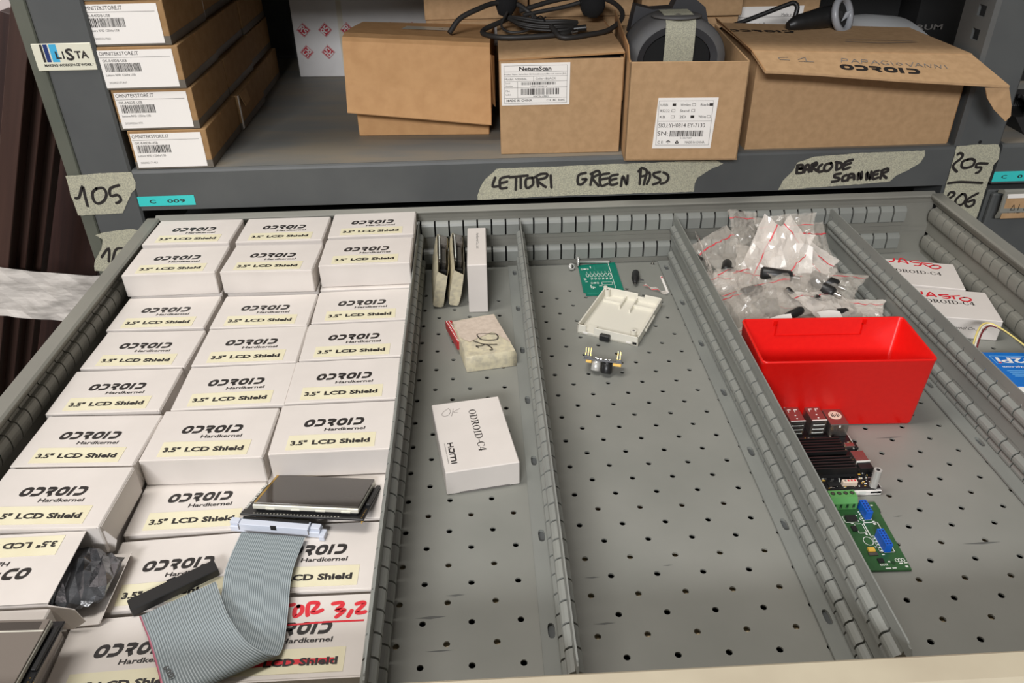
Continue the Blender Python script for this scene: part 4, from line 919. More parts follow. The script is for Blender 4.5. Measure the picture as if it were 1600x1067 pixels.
# ================================================================== RED BIN AND BOARDS
t = thing('storage_bin', 'bright red plastic bin standing in the drawer in front of the plastic bags', 'bin', (243.5, -98, .4), (0, 0, math.radians(-2.2)))
def rr(w, d, r, z, n=5):
    pts = []
    for cx, cy, a0 in ((w / 2 - r, d / 2 - r, 0), (-w / 2 + r, d / 2 - r, PI / 2), (-w / 2 + r, -d / 2 + r, PI), (w / 2 - r, -d / 2 + r, 1.5 * PI)):
        for k in range(n): a = a0 + PI / 2 * k / (n - 1); pts.append((cx + r * math.cos(a), cy + r * math.sin(a), z))
    return pts
b = MB(); m = 'red_plastic'
rows = [rr(140, 62, 3, 0), rr(142.5, 64.5, 4, .8), rr(143.5, 65.5, 4, 2.5), rr(149.4, 71.4, 4.5, 69.5), rr(150.4, 72.4, 4.8, 71), rr(150.4, 72.4, 4.8, 72), rr(149.4, 71.4, 4.4, 72.7), rr(147.2, 69.2, 3.6, 72.7), rr(146.2, 68.2, 3.4, 72), rr(140.5, 62.5, 3, 2.6), rr(139, 61, 2.6, 2)]
b.grid(rows, m, True, False, True); b.poly(rows[0][::-1], m); b.poly(rows[-1], m)
b.box((-42, 33.0, 55), (37, 34.6, 56.2), m, .2)
for x in (-43, 37): b.box((x, 33.2, 55), (x + 1.6, 34.9, 68), m, .2); b.box((x - 2.5 if x < 0 else x, 33.2, 66), (x + 1.6 if x < 0 else x + 4, 34.9, 71.5), m, .2)
b.build('bin_shell', t)
t = thing('single_board_computer', 'black single-board computer with ribbed black heat sink in front of the red bin', 'circuit board', (219, -174, 0))
b = MB(); b.box((-29, -46, .4), (28, 42, 1.8), 'paper_white', .3)
for y in (-46, 40): b.box((-29, y, 1.8), (28, y + 2, 4.6), 'paper_white', .2)
b.box((24, -46, 1.8), (28, -36, 4.8), 'paper_white', .3); b.box((19, -46.3, 2.6), (25, -45.8, 4.2), 'dark'); b.box((9, -46.4, 2), (15, -45.8, 4.8), 'silk_white')
b.build('support_tray', t)['label'] = 'white support tray'
rnd = random.Random(5); b = MB(); b.box((-28, -44, 4.8), (28, 41, 6.4), 'pcb_black', .3); b.rect((0, 0, 6.45), X, Y, 27.4, -44, 28, 41, 'silk_white')
for i in range(170):
    x, y = rnd.uniform(-27, 26), rnd.choice((rnd.uniform(-43, -30), rnd.uniform(10, 20), rnd.uniform(-43, -28)))
    if rnd.random() < .35: x, y = rnd.uniform(13, 27), rnd.uniform(-42, 12)
    w, h = rnd.choice(((.5, 1.3), (1.3, .5), (.8, .8), (2.0, .9))); b.box((x, y, 6.4), (x + w, y + h, 6.4 + rnd.uniform(.2, .9)), rnd.choice(('silk_white', 'solder', 'silk_white', 'tantalum', 'black_plastic')))
b.box((-14, -41, 6.4), (-4, -36, 7.6), 'black_plastic'); b.box((14, 10, 6.4), (17, 12, 8), 'tantalum', .2); b.box((18, 4, 6.4), (26, 9, 9.4), 'port_metal', .3); b.box((26, 2, 6.4), (28.6, 10, 9), 'black_plastic', .6)
b.build('board_plate', t)
b = MB(); b.box((-26, -31, 6.6), (12, 12, 9.5), 'black_matte')
for i in range(12):
    y = -30.5 + i * 3.45
    if i != 5: b.box((-26, y, 9.5), (12, y + 1.35, 16.5), 'black_plastic')
b.build('heat_sink', t)['label'] = 'black ribbed heat sink'
for cx in (-18.5, .3):
    b = MB(); b.box((cx - 6.6, 24, 6.4), (cx + 6.6, 45, 22.5), 'port_metal', .4)
    for y in (24.2, 44.2): b.box((cx - 6.4, y, 22.4), (cx + 6.4, y + .8, 22.8), 'paper_white')
    for x in (-3.4, 2.2):
        b.box((cx + x - 1, 40, 22.4), (cx + x + 2, 41, 22.75), 'paper_white'); b.box((cx + x - 1, 37, 22.4), (cx + x - .5, 40, 22.75), 'paper_white')
    for y in (27.5, 32): b.box((cx - .5, y, 22.4), (cx + .8, y + 1, 22.7), 'paper_white')
    for z in (9, 13, 17.5): b.box((cx - 5, 23.7, z), (cx + 5, 24, z + .7), 'silk_white'); b.box((cx - 4, 23.75, z + .9), (cx + 4, 24, z + 2.6), 'steel_dark')
    b.build('usb_port', t)
b = MB(); b.box((9.6, 21, 6.4), (26, 43.5, 19.6), 'port_metal', .5); b.box((17, 20.6, 16.5), (18.4, 21, 18.5), 'silk_white'); b.cyl((18, 34, 19.6), (0, 0, 1), 5.6, .2, 'connector_cream', 24)
for x, y, w, h in ((14.6, 32, 1, 4), (16.2, 31, .8, 6), (17.8, 32.6, .8, 2.6), (19.4, 31.4, 1, 4.6), (21, 32.6, .8, 3)): b.rect((0, 0, 19.9), X, Y, x, y, x + w, y + h, 'ink_black')
b.build('network_port', t)
b = MB(); b.box((17, -18, 6.4), (28, -5, 12.4), 'port_metal', .3); b.box((17, -19, 6.4), (28.4, -18, 12.6), 'silk_white'); b.box((17, -27, 6.4), (28.2, -19, 11.6), 'black_plastic', .3); b.build('video_port', t)
b = MB(); b.box((-3, -41.5, 6.4), (9, -37.6, 11.2), 'connector_cream', .3)
for i in range(4): b.box((-1.4 + i * 2.6, -40.4, 11.2), (0 + i * 2.6, -38.6, 11.35), 'ink_red' if i else 'ink_grey')
b.build('fan_socket', t)
b = MB(); b.cyl((22, -42, 6.4), (0, 0, 1), 3.4, 17.5, 'zinc', 6); b.cyl((22, -42, 23.9), (0, 0, 1), 1.5, .15, 'dark', 10); b.build('standoff', t)
# green expansion board
t = thing('expansion_board', 'green circuit board with green terminal block and blue headers in front of the black computer', 'circuit board', (212, -263, .4))
b = MB(); b.prism([(-26, 33, .4), (25.3, 33.4, .4), (25.8, 24, .4), (24.4, 22.4, .4), (24.2, 19, .4), (22.3, -35.5, .4), (-26, -34, .4)], (0, 0, 1.6), 'pcb_green'); zt = 2.1
def fr(x0, y0, x1, y1, w=.5): b.frame((0, 0, zt), X, Y, x0, y0, x1, y1, w, 'silk_white')
fr(5.6, 14, 15, 17); fr(6.2, -19, 18, 12, .8); fr(6.2, -19, 9.4, -2); fr(-1, 1, 5.4, 11); fr(-7, 12.4, 4, 19.6)
b.stroke([(2.6 + 3.5 * math.cos(a), -7 + 4.2 * math.sin(a)) for a in (2 * PI * k / 14 for k in range(15))], .5, (0, 0, zt), X, Y, 'silk_white', False)
for i in range(5): b.rect((0, 0, zt), X, Y, 7.2, 13 + i * 2.4, 8.4, 14.2 + i * 2.4, 'silk_white'); b.rect((0, 0, zt), X, Y, 7.6, -17.5 + i * 3, 8.8, -16.2 + i * 3, 'silk_white')
for i in range(3): b.stroke([(15.4 + i * 2.3 + 1.2 * math.cos(a), -26.5 + 1.5 * math.sin(a)) for a in (2 * PI * k / 10 for k in range(11))], .5, (0, 0, zt), X, Y, 'silk_white', False)
for x, y, w, h in ((3, 19, 2, 1), (-3, 11, 2, 1), (14, 9, 2, 4), (3.5, -1, 1.5, 3), (5, -13.4, 2, 1), (7, -21, 2, 1), (16, -30, 2.6, 1.2), (19.6, -29.6, 2.6, .9), (19, -33.4, 2, 1.6), (8.5, -28, 1.6, 1.2), (4, -34, 4, 1), (9, -34, 3, 1), (20, 29, 2, 1.2)): b.rect((0, 0, zt), X, Y, x, y, x + w, y + h, 'silk_white')
for i in range(5): b.rect((0, 0, zt), X, Y, 1.6 + i * 1.2, -31, 2.2 + i * 1.2, -29, 'silk_white')
b.box((-5.6, 13.2, 2), (3, 18.6, 4), 'black_plastic', .2); b.box((-5, 3, 2), (-1, 8, 3.4), 'black_plastic', .2); b.box((-2, -18.5, 2), (3, -14.6, 4.4), 'tantalum', .3); b.box((-3, -21.5, 2), (4, -18.6, 3.2), 'steel_dark', .2); b.box((1, -28.6, 2), (5.4, -24.8, 3.4), 'black_plastic', .2)
b.cyl((11.8, -28.6, 2), (0, 0, 1), 1.7, .1, 'terminal_dark', 12)
b.build('board_plate', t)
b = MB(); b.prism([(-13.5, y, z) for y, z in ((26.5, 2), (26.6, 8), (29.4, 12.6), (37.2, 12.6), (37.2, 2))], (21, 0, 0), 'terminal_green')
for i in range(4):
    b.cyl((-10.6 + i * 5.1, 33.8, 12.6), (0, 0, 1), 1.9, .15, 'terminal_dark', 12); b.cyl((-10.6 + i * 5.1, 33.8, 12.7), (0, 0, 1), 1.1, .15, 'steel_dark', 8)
    b.box((-11.6 + i * 5.1, 26.2, 3.6), (-9.8 + i * 5.1, 26.9, 7.6), 'terminal_dark'); b.box((-11.3 + i * 5.1, 26.1, 3.8), (-10.4 + i * 5.1, 26.6, 4.8), 'solder')
b.build('terminal_block', t)
for x, y0, y1 in ((9.0, 14.6, 28.4), (9.2, -19, -2.4)):
    b = MB(); b.box((x, y0, 2), (x + 5.2, y1, 10.2), 'header_blue', .25)
    n = int((y1 - y0) / 2.5)
    for i in range(n):
        for q in (0, 1): b.box((x + .7 + q * 2.4, y0 + .8 + i * 2.55, 10.15), (x + 1.9 + q * 2.4, y0 + 2 + i * 2.55, 10.3), 'header_dark')
    b.build('blue_header', t)['label'] = 'blue pin socket'

# ================================================================== RIGHT AISLE
def c4_box(cx, cy, yaw, strokes, label, side):
    b = MB(); b.box((-46, -31, 0), (46, 31, 24), 'card_white', .7); zt = 24.12; a = math.radians(yaw)
    serif(b, 'ODROID-C4', (-29.5, -1.2, zt), X, Y, 57, 7.4, 'ink_black')
    for s in strokes:
        b.stroke([((p[0] - cx) * math.cos(a) + (p[1] - cy) * math.sin(a), -(p[0] - cx) * math.sin(a) + (p[1] - cy) * math.cos(a)) for p in s], 2.3, (0, 0, zt), X, Y, 'ink_red')
    if side: b.text('Hardkernel Co., Ltd', (-12, -31.12, 11), X, Z, 3.4, 'ink_black', width=45, shear=.2)
    tag(b.build('white_box', None, (cx, cy, .2), (0, 0, a)), label, 'box', 'white boxes with red handwriting')
c4_box(429, 36.5, -13.5, STK['G2'], 'white box with red handwriting right of the rightmost divider, front one of two', True)
c4_box(428, 106, -16, STK['G1'], 'white box with red handwriting right of the rightmost divider, behind its twin', False)
t = thing('blue_package', 'blue and white product card pack beyond the rightmost divider, print upside down', 'package', (434, -108, .3), (0, 0, math.radians(-5)))
b = MB(); b.box((-44, -66, 0), (38, 54, 19.6), 'paper_white', 1.2); b.box((-43.6, -3, 19.5), (37.6, 53.6, 20.1), 'blue_pack', .2)
zt = 20.25; U, V = -X, -Y
b.stroke([(-17, 47), (36, 47)], .6, (0, 0, zt), X, Y, 'blue_light', False); b.stroke([(-17, 47), (-15.5, 33.5), (36, 33.5)], .6, (0, 0, zt), X, Y, 'blue_light', False)
b.text('52Pi', (22.5, 44, zt), U, V, 8.6, 'paper_white', width=36, bold=.03)
b.rect((0, 0, zt + .05), X, Y, -13.6, 34.6, -10.8, 36.4, 'zip_red')
b.text('www.52pi.com', (24, 29.5, zt), U, V, 2.6, 'paper_white', width=37, bold=.02)
for i in range(4): b.stroke([(-12 + i, 22 - i * 3), (24, 22 - i * 3)], .9, (0, 0, zt), X, Y, 'blue_light', False)
b.barcode((0, 0, zt - .55), X, Y, -22, -60, 14, -12, 8, n=44)
b.build('card_pack', t)
for nm, mm, off in (('wire', 'wire_yellow', (0, 0, 0)), ('wire', 'wire_white', (.3, -1.4, -.5)), ('wire', 'wire_red', (.6, -2.6, -1.4))):
    pass
t = thing('wire_bundle', 'thin yellow, white and dark red wires arching over the blue pack', 'cable', (430, -35, 0))
for k, mm in enumerate(('wire_yellow', 'wire_white', 'wire_red')):
    b = MB(); o = Vector((k * 1.3 - 1, -k * 1.5, -k * .9))
    b.tube(spline([Vector(p) + o for p in ((391, -84, 4), (400, -66, 18), (411, -47, 32), (424, -32, 38), (434, -30, 39), (443, -42, 37), (452, -68, 33), (463, -98, 27), (466, -140, 24.5))], 6), 0.85, mm, 8)
    wpart(b, 'wire', t)['label'] = ('yellow', 'white', 'dark red')[k] + ' wire'

# ================================================================== BAGS
def bag(c, w, h, th, rot, seed, label, film='film_clear', strip=True, sy=.8, spin=0):
    """crumpled zip bag: local x across, y along, lying in its own plane"""
    rnd = random.Random(seed); N, Mx = 15, 13
    fol = [(rnd.uniform(-1, 1), rnd.uniform(-1, 1), rnd.uniform(0, 1), rnd.uniform(.05, .16)) for _ in range(7)]
    def crease(u, v): return sum(a * (abs(((u * p + v * q) * 2.2 + o) % 1 - .5) - .25) for p, q, o, a in fol)
    e = (Euler(tuple(math.radians(a) for a in rot)).to_matrix() @ Matrix.Rotation(math.radians(spin), 3, 'Z')).to_euler()
    root = thing('zip_bag', label, 'bag', c, e, 'clear zip bags behind the red bin')
    b = MB(); sk = rnd.uniform(-.15, .15)
    for side in (1, -1):
        rows = []
        for i in range(N):
            v = i / (N - 1); row = []
            for j in range(Mx):
                u = j / (Mx - 1); e = (4 * u * (1 - u)) ** .6 * (1 - v ** 2.2) * min(1, v * 5 + .12)
                cr = crease(u + side * .13, v) * w * (.4 if .02 < u < .98 else .2)
                row.append(((u - .5) * w * (1 - .16 * math.sin(v * PI)) + sk * v * w * .4 + rnd.uniform(-1.2, 1.2), (v - .5) * h + rnd.uniform(-1.2, 1.2), side * th / 2 * e * rnd.uniform(.75, 1.2) + cr * (.9 + .3 * side) + rnd.uniform(-.7, .7)))
            rows.append(row)
        b.grid(rows, film, False)
        if side == 1: top = rows
    b.build('bag_film', root)
    if strip:
        s = MB(); k = int((N - 1) * sy)
        s.grid([[(Vector(top[k][j]) + Z * .5)[:], (Vector(top[k][j]).lerp(Vector(top[k + 1][j]), .28) + Z * .5)[:]] for j in range(Mx)], 'zip_red', False)
        z = s.build('zip_strip', root); z['label'] = 'red zip line'
    return root
BAGS = [
 ((262, 112, 46), 60, 84, 16, (58, 8, -14), 1, 'pale zip bag standing upright in the middle of the bag heap', 'film_milky', .78),
 ((284, 112, 44), 50, 82, 12, (60, -14, 10), 2, 'zip bag with a red zip line leaning right of the tallest pale bag', 'film_milky', .8),
 ((298, 118, 40), 46, 78, 12, (52, -26, 24), 16, 'narrow pale bag with slanting red zip line, second right of the tallest bag', 'film_milky', .84),
 ((318, 132, 40), 64, 84, 10, (40, 14, 25), 3, 'wide zip bag spread against the back of the rightmost divider', 'film_clear', .85),
 ((222, 146, 32), 62, 76, 14, (22, -12, 30), 4, 'zip bag in the back left corner of the bag heap', 'film_clear', .8),
 ((192, 140, 34), 26, 100, 5, (8, 66, 4), 5, 'narrow zip bag pressed flat against the left divider', 'film_milky', .9),
 ((203, 92, 28), 54, 34, 12, (16, 6, 8), 6, 'short zip bag with a bright red zip line by the left divider', 'film_milky', .62),
 ((236, 104, 38), 44, 58, 12, (26, 8, -20), 7, 'zip bag below the middle of the heap, red line on its near edge', 'film_clear', .3),
 ((232, 40, 32), 84, 66, 20, (12, -4, -12), 8, 'large clear bag lying in front, just behind the red bin', 'film_clear', .9),
 ((200, 30, 26), 44, 62, 14, (8, -16, 14), 17, 'crumpled clear bag along the left divider, behind the bin corner', 'film_clear', .88),
 ((205, -16, 22), 62, 44, 14, (6, -10, 18), 9, 'clear bag squeezed between the left divider and the red bin', 'film_milky', .9),
 ((300, 26, 28), 74, 62, 16, (14, 10, 24), 10, 'clear bag with a red zip line near the right rear corner of the bin', 'film_milky', .86),
 ((330, 30, 22), 56, 40, 8, (12, -8, -24), 18, 'small bag with a straight red zip line touching the rightmost divider', 'film_milky', .8),
 ((318, 76, 26), 64, 58, 16, (8, -14, -40), 11, 'clear bag with dark content along the rightmost divider', 'film_clear', .9),
 ((270, 58, 34), 64, 68, 18, (16, 4, 40), 12, 'clear bag lying over white paper near the centre of the heap', 'film_clear', .9),
 ((290, 158, 56), 74, 44, 8, (38, -6, -6), 13, 'clear bag flopped over the others at the back wall', 'film_clear', .7),
 ((240, 166, 58), 44, 44, 8, (50, 14, 18), 14, 'small clear bag poking up at the back wall beside a black plug', 'film_clear', .8),
 ((258, 2, 26), 60, 50, 16, (4, 8, -30), 15, 'clear bag low in the heap against the back of the red bin', 'film_clear', .9),
 ((216, 66, 40), 60, 52, 14, (20, 12, 34), 19, 'clear wrinkled bag left of the heap centre over other bags', 'film_clear', .88),
 ((286, 80, 42), 48, 50, 12, (30, -10, -30), 20, 'small wrinkled bag in front of the leaning pale bags', 'film_clear', .8)]
SPIN = {1: 78, 2: -72, 16: -70, 8: 20, 12: -40, 20: 60}
for c, w_, h_, th, rt, sd, lb, fm, sy in BAGS:
    if sd in (1, 2, 16): w_, h_ = h_, w_
    bag(c, w_, h_, th, rt, sd, lb, fm, True, sy, SPIN.get(sd, 0))
def adapter(c, rot, l, r, label, tip=True):
    t = thing('power_plug', label, 'plug', c, tuple(math.radians(a) for a in rot), 'black plugs in the bags')
    b = MB(); b.lathe([(0, l / 2), (r * .8, l / 2 - .6), (r, l / 2 - 3), (r, -l / 2 + 2), (r * .75, -l / 2), (0, -l / 2)], (0, 0, 0), (1, 0, 0), 'black_plastic', 14); b.build('plug_body', t)
    if tip: b = MB(); b.cyl((l / 2 - .5, 0, 0), (1, 0, 0), r * .4, 8, 'steel', 10); b.build('plug_tip', t)
adapter((256, 84, 40), (20, 4, -16), 34, 7, 'thick black plug lying in a bag at the centre of the heap')
adapter((312, 84, 30), (0, 10, -35), 32, 7, 'black plug in a bag beside the rightmost divider')
adapter((248, 4, 38), (0, -10, 25), 22, 4.5, 'black plug lying just behind the left half of the red bin', False)
adapter((246, 186, 62), (0, 40, -30), 22, 5, 'black plug sticking up at the back wall')
adapter((226, 114, 26), (0, 10, -20), 30, 5.5, 'black plug under the pale bag, left of the heap centre')
adapter((262, 44, 34), (0, 30, -50), 24, 4.5, 'black plug half covered by white paper in the heap', False)
adapter((283, 40, 30), (0, 0, 40), 22, 5, 'black plug in a bag right of the white papers', False)
adapter((300, 62, 34), (0, 6, -50), 30, 6.5, 'black plug low in the heap near the right divider, below its twin')
adapter((222, 62, 33), (0, 4, 30), 28, 6, 'black plug deep in the left half of the bag heap')
adapter((298, 14, 30), (0, 4, 10), 26, 5.5, 'black plug deep in the bags right behind the bin')
adapter((212, 122, 32), (0, 4, 70), 26, 5.5, 'black plug deep in the heap along the left divider')
def slip(pts, label, m='paper_white'):
    b = MB(); P = [Vector(p) for p in pts]
    b.grid([[P[0].lerp(P[1], v).lerp(P[3].lerp(P[2], v), i / 6) + Z * (2.2 * math.sin(i * .9 + v * 3)) for v in (0, .25, .5, .75, 1)] for i in range(7)], m, True)
    b.grid([[P[0].lerp(P[1], v).lerp(P[3].lerp(P[2], v), i / 6) + Z * (2.2 * math.sin(i * .9 + v * 3) - .25) for v in (0, .25, .5, .75, 1)] for i in range(7)], m, True)
    tag(b.build('paper_slip'), label, 'paper', 'white papers among the bags')
slip(((264, 66, 28), (290, 54, 30), (284, 28, 26), (260, 40, 27)), 'white paper slip in a bag at the centre right of the heap')
slip(((214, 0, 32), (240, -6, 44), (238, -42, 44), (208, -38, 32)), 'white paper slip curling up just behind the left of the red bin')
slip(((270, 2, 40), (292, -2, 42), (292, -34, 44), (266, -34, 42)), 'white paper slip rising behind the middle of the red bin')
slip(((286, 120, 60), (304, 112, 58), (300, 92, 34), (282, 98, 34)), 'folded white paper inside the bag beside the rightmost divider')
slip(((250, 134, 66), (268, 126, 68), (272, 98, 40), (256, 104, 36)), 'white paper inside the tallest pale bag')

# ================================================================== SHELF: STACK OF BROWN BOXES AT THE LEFT
def reader_box(label_no):
    b = MB(); w, h, d = 87.0, 44.4, 131.0
    b.box((0, 0, 0), (w, d, h), 'kraft_stack', .5)
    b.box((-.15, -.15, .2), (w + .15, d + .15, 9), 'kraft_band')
    b.box((w, 62, h - 2.2), (w + .4, 66, h + .05), 'kraft_edge')
    return b
rows_x = [-459.4, -465.5, -469.5, -475.0, -478]; serials = ['202002171463', '202002261971', '202002171449', '202002261960', '202002171470']
names = ['bottom', 'second', 'third', 'fourth']
wd = [87, 84, 83, 80]
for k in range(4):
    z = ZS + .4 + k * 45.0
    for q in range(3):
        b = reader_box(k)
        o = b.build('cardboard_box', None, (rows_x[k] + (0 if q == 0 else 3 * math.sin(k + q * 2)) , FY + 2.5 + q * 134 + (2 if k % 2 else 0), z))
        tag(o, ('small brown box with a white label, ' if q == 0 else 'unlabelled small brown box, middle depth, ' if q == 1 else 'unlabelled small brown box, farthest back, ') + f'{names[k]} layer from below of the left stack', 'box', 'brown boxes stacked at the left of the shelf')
        if q == 0:
            L = MB(); L.box((2.5, -.6, 2.2), (80.5, -.1, 41.5), 'paper_white'); L.box((2.5, -.6, 2.2), (36, -.62, 3), 'paper_white')
            O = Vector((2.5, -.72, 2.2)); 
            L.text('OMNITEKSTORE.IT', O + X * 1.5 + Z * 34, X, Z, 3.9, 'ink_black', width=41); L.rect(O, X, Z, 1, 31.6, 75, 32.0, 'ink_grey')
            L.text('OK-R40DB-USB', O + X * 3 + Z * 27.2, X, Z, 2.7, 'ink_black', width=25.5)
            L.barcode(O, X, Z, 4, 17, 42, 26, 3 + k, n=60)
            L.text('Lettore RFID 125khz USB', O + X * 3 + Z * 12.6, X, Z, 2.3, 'ink_black', width=31)
            L.text(serials[k], O + X * 4 + Z * 4.6, X, Z, 2.2, 'ink_grey', width=19)
            L.build('shipping_label', o)['label'] = 'white printed label'
        if q == 1 and k in (0, 3):
            f = MB(); f.box((87.2, .4, 2), (87.8, 5, 43.5), 'paper_white', .1); f.build('end_label', o)
        if k == 0 and q == 1:
            f = MB(); f.prism([(87.3, 8, 44), (88.2, 40, 44), (93, 34, 30), (92, 12, 28)], (.5, 0, 0), 'kraft_stack'); f.build('open_flap', o)
o = reader_box(9).build('cardboard_box', None, (rows_x[4], FY + 4, ZS + .4 + 180)); tag(o, 'small brown box on top of the left stack, cut by the upper frame edge', 'box', 'brown boxes stacked at the left of the shelf')
b = MB(); b.box((2.5, -.6, 2.2), (80.5, -.1, 41.5), 'paper_white'); b.barcode((2.5, -.72, 2.2), X, Z, 4, 17, 42, 26, 12, n=60); b.build('shipping_label', o)['label'] = 'white printed label'

# white box with red diamond prints
b = MB(); b.box((0, 0, 0), (205, 150, 160), 'rs_white', 1.2); b.box((60, -.4, 116), (190, -.05, 160.05), 'tape_brown'); b.box((70, -.3, 2), (78, -.05, 160), 'tape_brown')
def diamond(cx, cz, ang):
    a = math.radians(ang); U = X * math.cos(a) + Z * math.sin(a); V = -X * math.sin(a) + Z * math.cos(a); O = Vector((cx, -.5, cz)); s = 7.6
    b.rect(O, U, V, -s, -s, s, s, 'rs_red'); b.frame(O - Y * .1, U, V, -s + .5, -s + .5, s - .5, s - .5, .5, 'rs_white')
    O2 = O - Y * .15
    for pts in ([(-5.6, -4.6), (-5.6, 4.2), (-1.4, 4.2), (-1.4, .4), (-5.6, .4)], [(-3.4, .4), (-1.0, -4.6)], [(5.4, 4.2), (1.2, 4.2), (1.2, .4), (5.2, .4), (5.2, -4.2), (.8, -4.2)]): b.stroke(pts, 1.7, O2, U, V, 'rs_white', False)
for i in range(6):
    diamond(16 + i * 33.4, 70, -45 if i % 2 == 0 else 45); diamond(16.5 + i * 33.2, 37.5, 135 if i % 2 else -135)
tag(b.build('white_carton', None, (-343, 612, ZS + .3), (0, 0, math.radians(-4))), 'white carton with red diamond prints at the back of the shelf', 'box')

# brown box with an oversized lid sitting askew
t = thing('lidded_box', 'warm brown cardboard box with a tilted oversized lid, left of the labelled boxes', 'box', (-128, 396, ZS), (0, 0, math.radians(-3.2)))
b = MB(); m = 'kraft_warm'
b.box((-84, -88, .3), (80, 42, 84), m, .8); b.build('box_body', t)
b = MB()
xl, xr = -89, 84
P = lambda x, y, zl, zr: (x, y, zl + (zr - zl) * (x - xl) / (xr - xl))
rows = []
for x in [xl + (xr - xl) * i / 8 for i in range(9)]:
    f = (x - xl) / (xr - xl)
    rows.append([P(x, -118, 39, 22), P(x, -109, 70, 56), P(x, -101, 108, 98), P(x, -98.5, 117, 108), P(x, -94, 121, 112), P(x, -80, 123, 113.5), P(x, -40, 120, 111), P(x, 4, 115.5, 108), P(x, 46, 111, 105)])
b.grid(rows, m, False)
b.grid([[(p[0], p[1] + 1.6, p[2] - 1.2) for p in r] for r in rows], m, False)
for r, sx in ((rows[0], -1), (rows[-1], 1)):
    for i in range(1, 8):
        a, c = r[i], r[i + 1]
        b.poly([a, c, (c[0] + sx * .5, c[1], min(c[2], 34)), (a[0] + sx * .5, a[1], min(a[2], 34))], m)
b.poly([rows[0][0], rows[0][1], rows[0][2], rows[0][3], (xl, -88, 34)], m); b.poly([rows[-1][0], rows[-1][1], rows[-1][2], rows[-1][3], (xr, -86, 24)], m)
b.prism([(xr + .2, -100, 100), (xr + .2, -88, 40), (xr + 4, -84, 34), (xr + 4, -88, 96)], (.6, 0, 0), m)
b.build('box_lid', t)
b = MB(); q = lambda x, y: (x, y, 119.2 + (y + 40) * -.1 - (x - xl) * .046 + 1.0)
b.poly([q(-28, -32), q(30, -32), q(32, 6), q(-26, 6)], 'tape_brown')
b.text('YH0200TA', Vector(q(24, -8)) + Z * .3, -X, Vector((0, -1, .1)), 8, 'ink_grey', width=42); b.build('tape_strip', t)['label'] = 'clear tape strip with faint print'

# box with scanner label
def scan_label(b, O):
    b.box((O[0], O[1] - .35, O[2]), (O[0] + 77, O[1], O[2] + 46.5), 'paper_white')
    P = Vector((O[0], O[1] - .45, O[2])); g = 'ink_grey'
    b.frame(P, X, Z, 3, 2.2, 74, 44, .35, g)
    for z in (37, 32, 26.5, 19.5, 8): b.rect(P, X, Z, 3, z, 74, z + .35, g)
    b.rect(P, X, Z, 36, 26.5, 36.35, 32, g); b.rect(P, X, Z, 18, 8, 18.35, 26.5, g)
    b.text('NetumScan', P + X * 20 + Z * 38.4, X, Z, 4.3, 'ink_black', width=36, bold=.03)
    b.text('Product Name: NetumScan 2D Omnidirectional Barcode scanner (EU)', P + X * 3.6 + Z * 33.8, X, Z, 1.5, 'ink_black', width=69)
    b.text('Model: NS2055L', P + X * 3.8 + Z * 28.2, X, Z, 2.2, 'ink_black', width=25); b.text('Color: BLACK', P + X * 38.4 + Z * 28.4, X, Z, 2.2, 'ink_black', width=23)
    b.text('Serial', P + X * 4.4 + Z * 24, X, Z, 1.8, 'ink_grey'); b.text('Number', P + X * 4.4 + Z * 20.8, X, Z, 1.8, 'ink_grey')
    b.barcode(P, X, Z, 22.5, 22.6, 61, 25.6, 31, n=50); b.text('N20210608524', P + X * 33 + Z * 20.3, X, Z, 1.3, 'ink_black', width=18)
    b.text('FBA', P + X * 4.8 + Z * 15.2, X, Z, 2, 'ink_grey'); b.text('Label', P + X * 4.8 + Z * 11.2, X, Z, 2, 'ink_grey')
    b.barcode(P, X, Z, 22, 11.6, 67, 18.6, 32, n=40); b.text('B08CWLGRBQ', P + X * 36 + Z * 9, X, Z, 1.5, 'ink_black', width=17)
    b.text('MADE IN CHINA', P + X * 5.5 + Z * 4.2, X, Z, 2.4, 'ink_black', width=29, bold=.015); b.text('C E', P + X * 51 + Z * 4.2, X, Z, 2.4, 'ink_black', width=5); b.text('FC', P + X * 58.4 + Z * 4.2, X, Z, 2.4, 'ink_black', bold=.02); b.text('RoHS', P + X * 64.4 + Z * 4.2, X, Z, 2.4, 'ink_black', width=7)
t = thing('cardboard_box', 'brown box with a tall white barcode label under the black headset, flap ajar', 'box', (30.5, 322, ZS), (0, 0, math.radians(-1.2)), 'brown scanner boxes on the shelf')
b = MB(); b.box((-69.5, -95, .3), (69.5, 95, 108), 'kraft', .7); b.box((-66, -92, 107.8), (66, 92, 108.4), 'dark'); b.build('box_body', t)  # dark sheet on top stands in for shade under the flap
b = MB(); rows = []
for i in range(7):
    x = -70 + i * 139.5 / 6; f = i / 6
    rows.append([(x, -95.5, 109 + 5.5 * f), (x, -60, 110.5 + 5 * f), (x, 0, 112 + 2.5 * f), (x, 95, 111)])
b.grid(rows, 'kraft', False); b.grid([[(p[0], p[1], p[2] - 1.8) for p in r] for r in rows], 'kraft_edge', False)
b.poly([rows[0][0], rows[-1][0], (69.5, -95.5, 112.7), (-70, -95.5, 107.2)], 'kraft_edge')
b.build('top_flap', t)
b = MB(); b.box((69.6, -92, 60), (70.8, 90, 113.5), 'kraft_edge', .3); b.build('side_flap', t)
b = MB(); scan_label(b, (-67.5, -95.1, 58)); b.build('shipping_label', t)['label'] = 'white printed label with two barcodes'

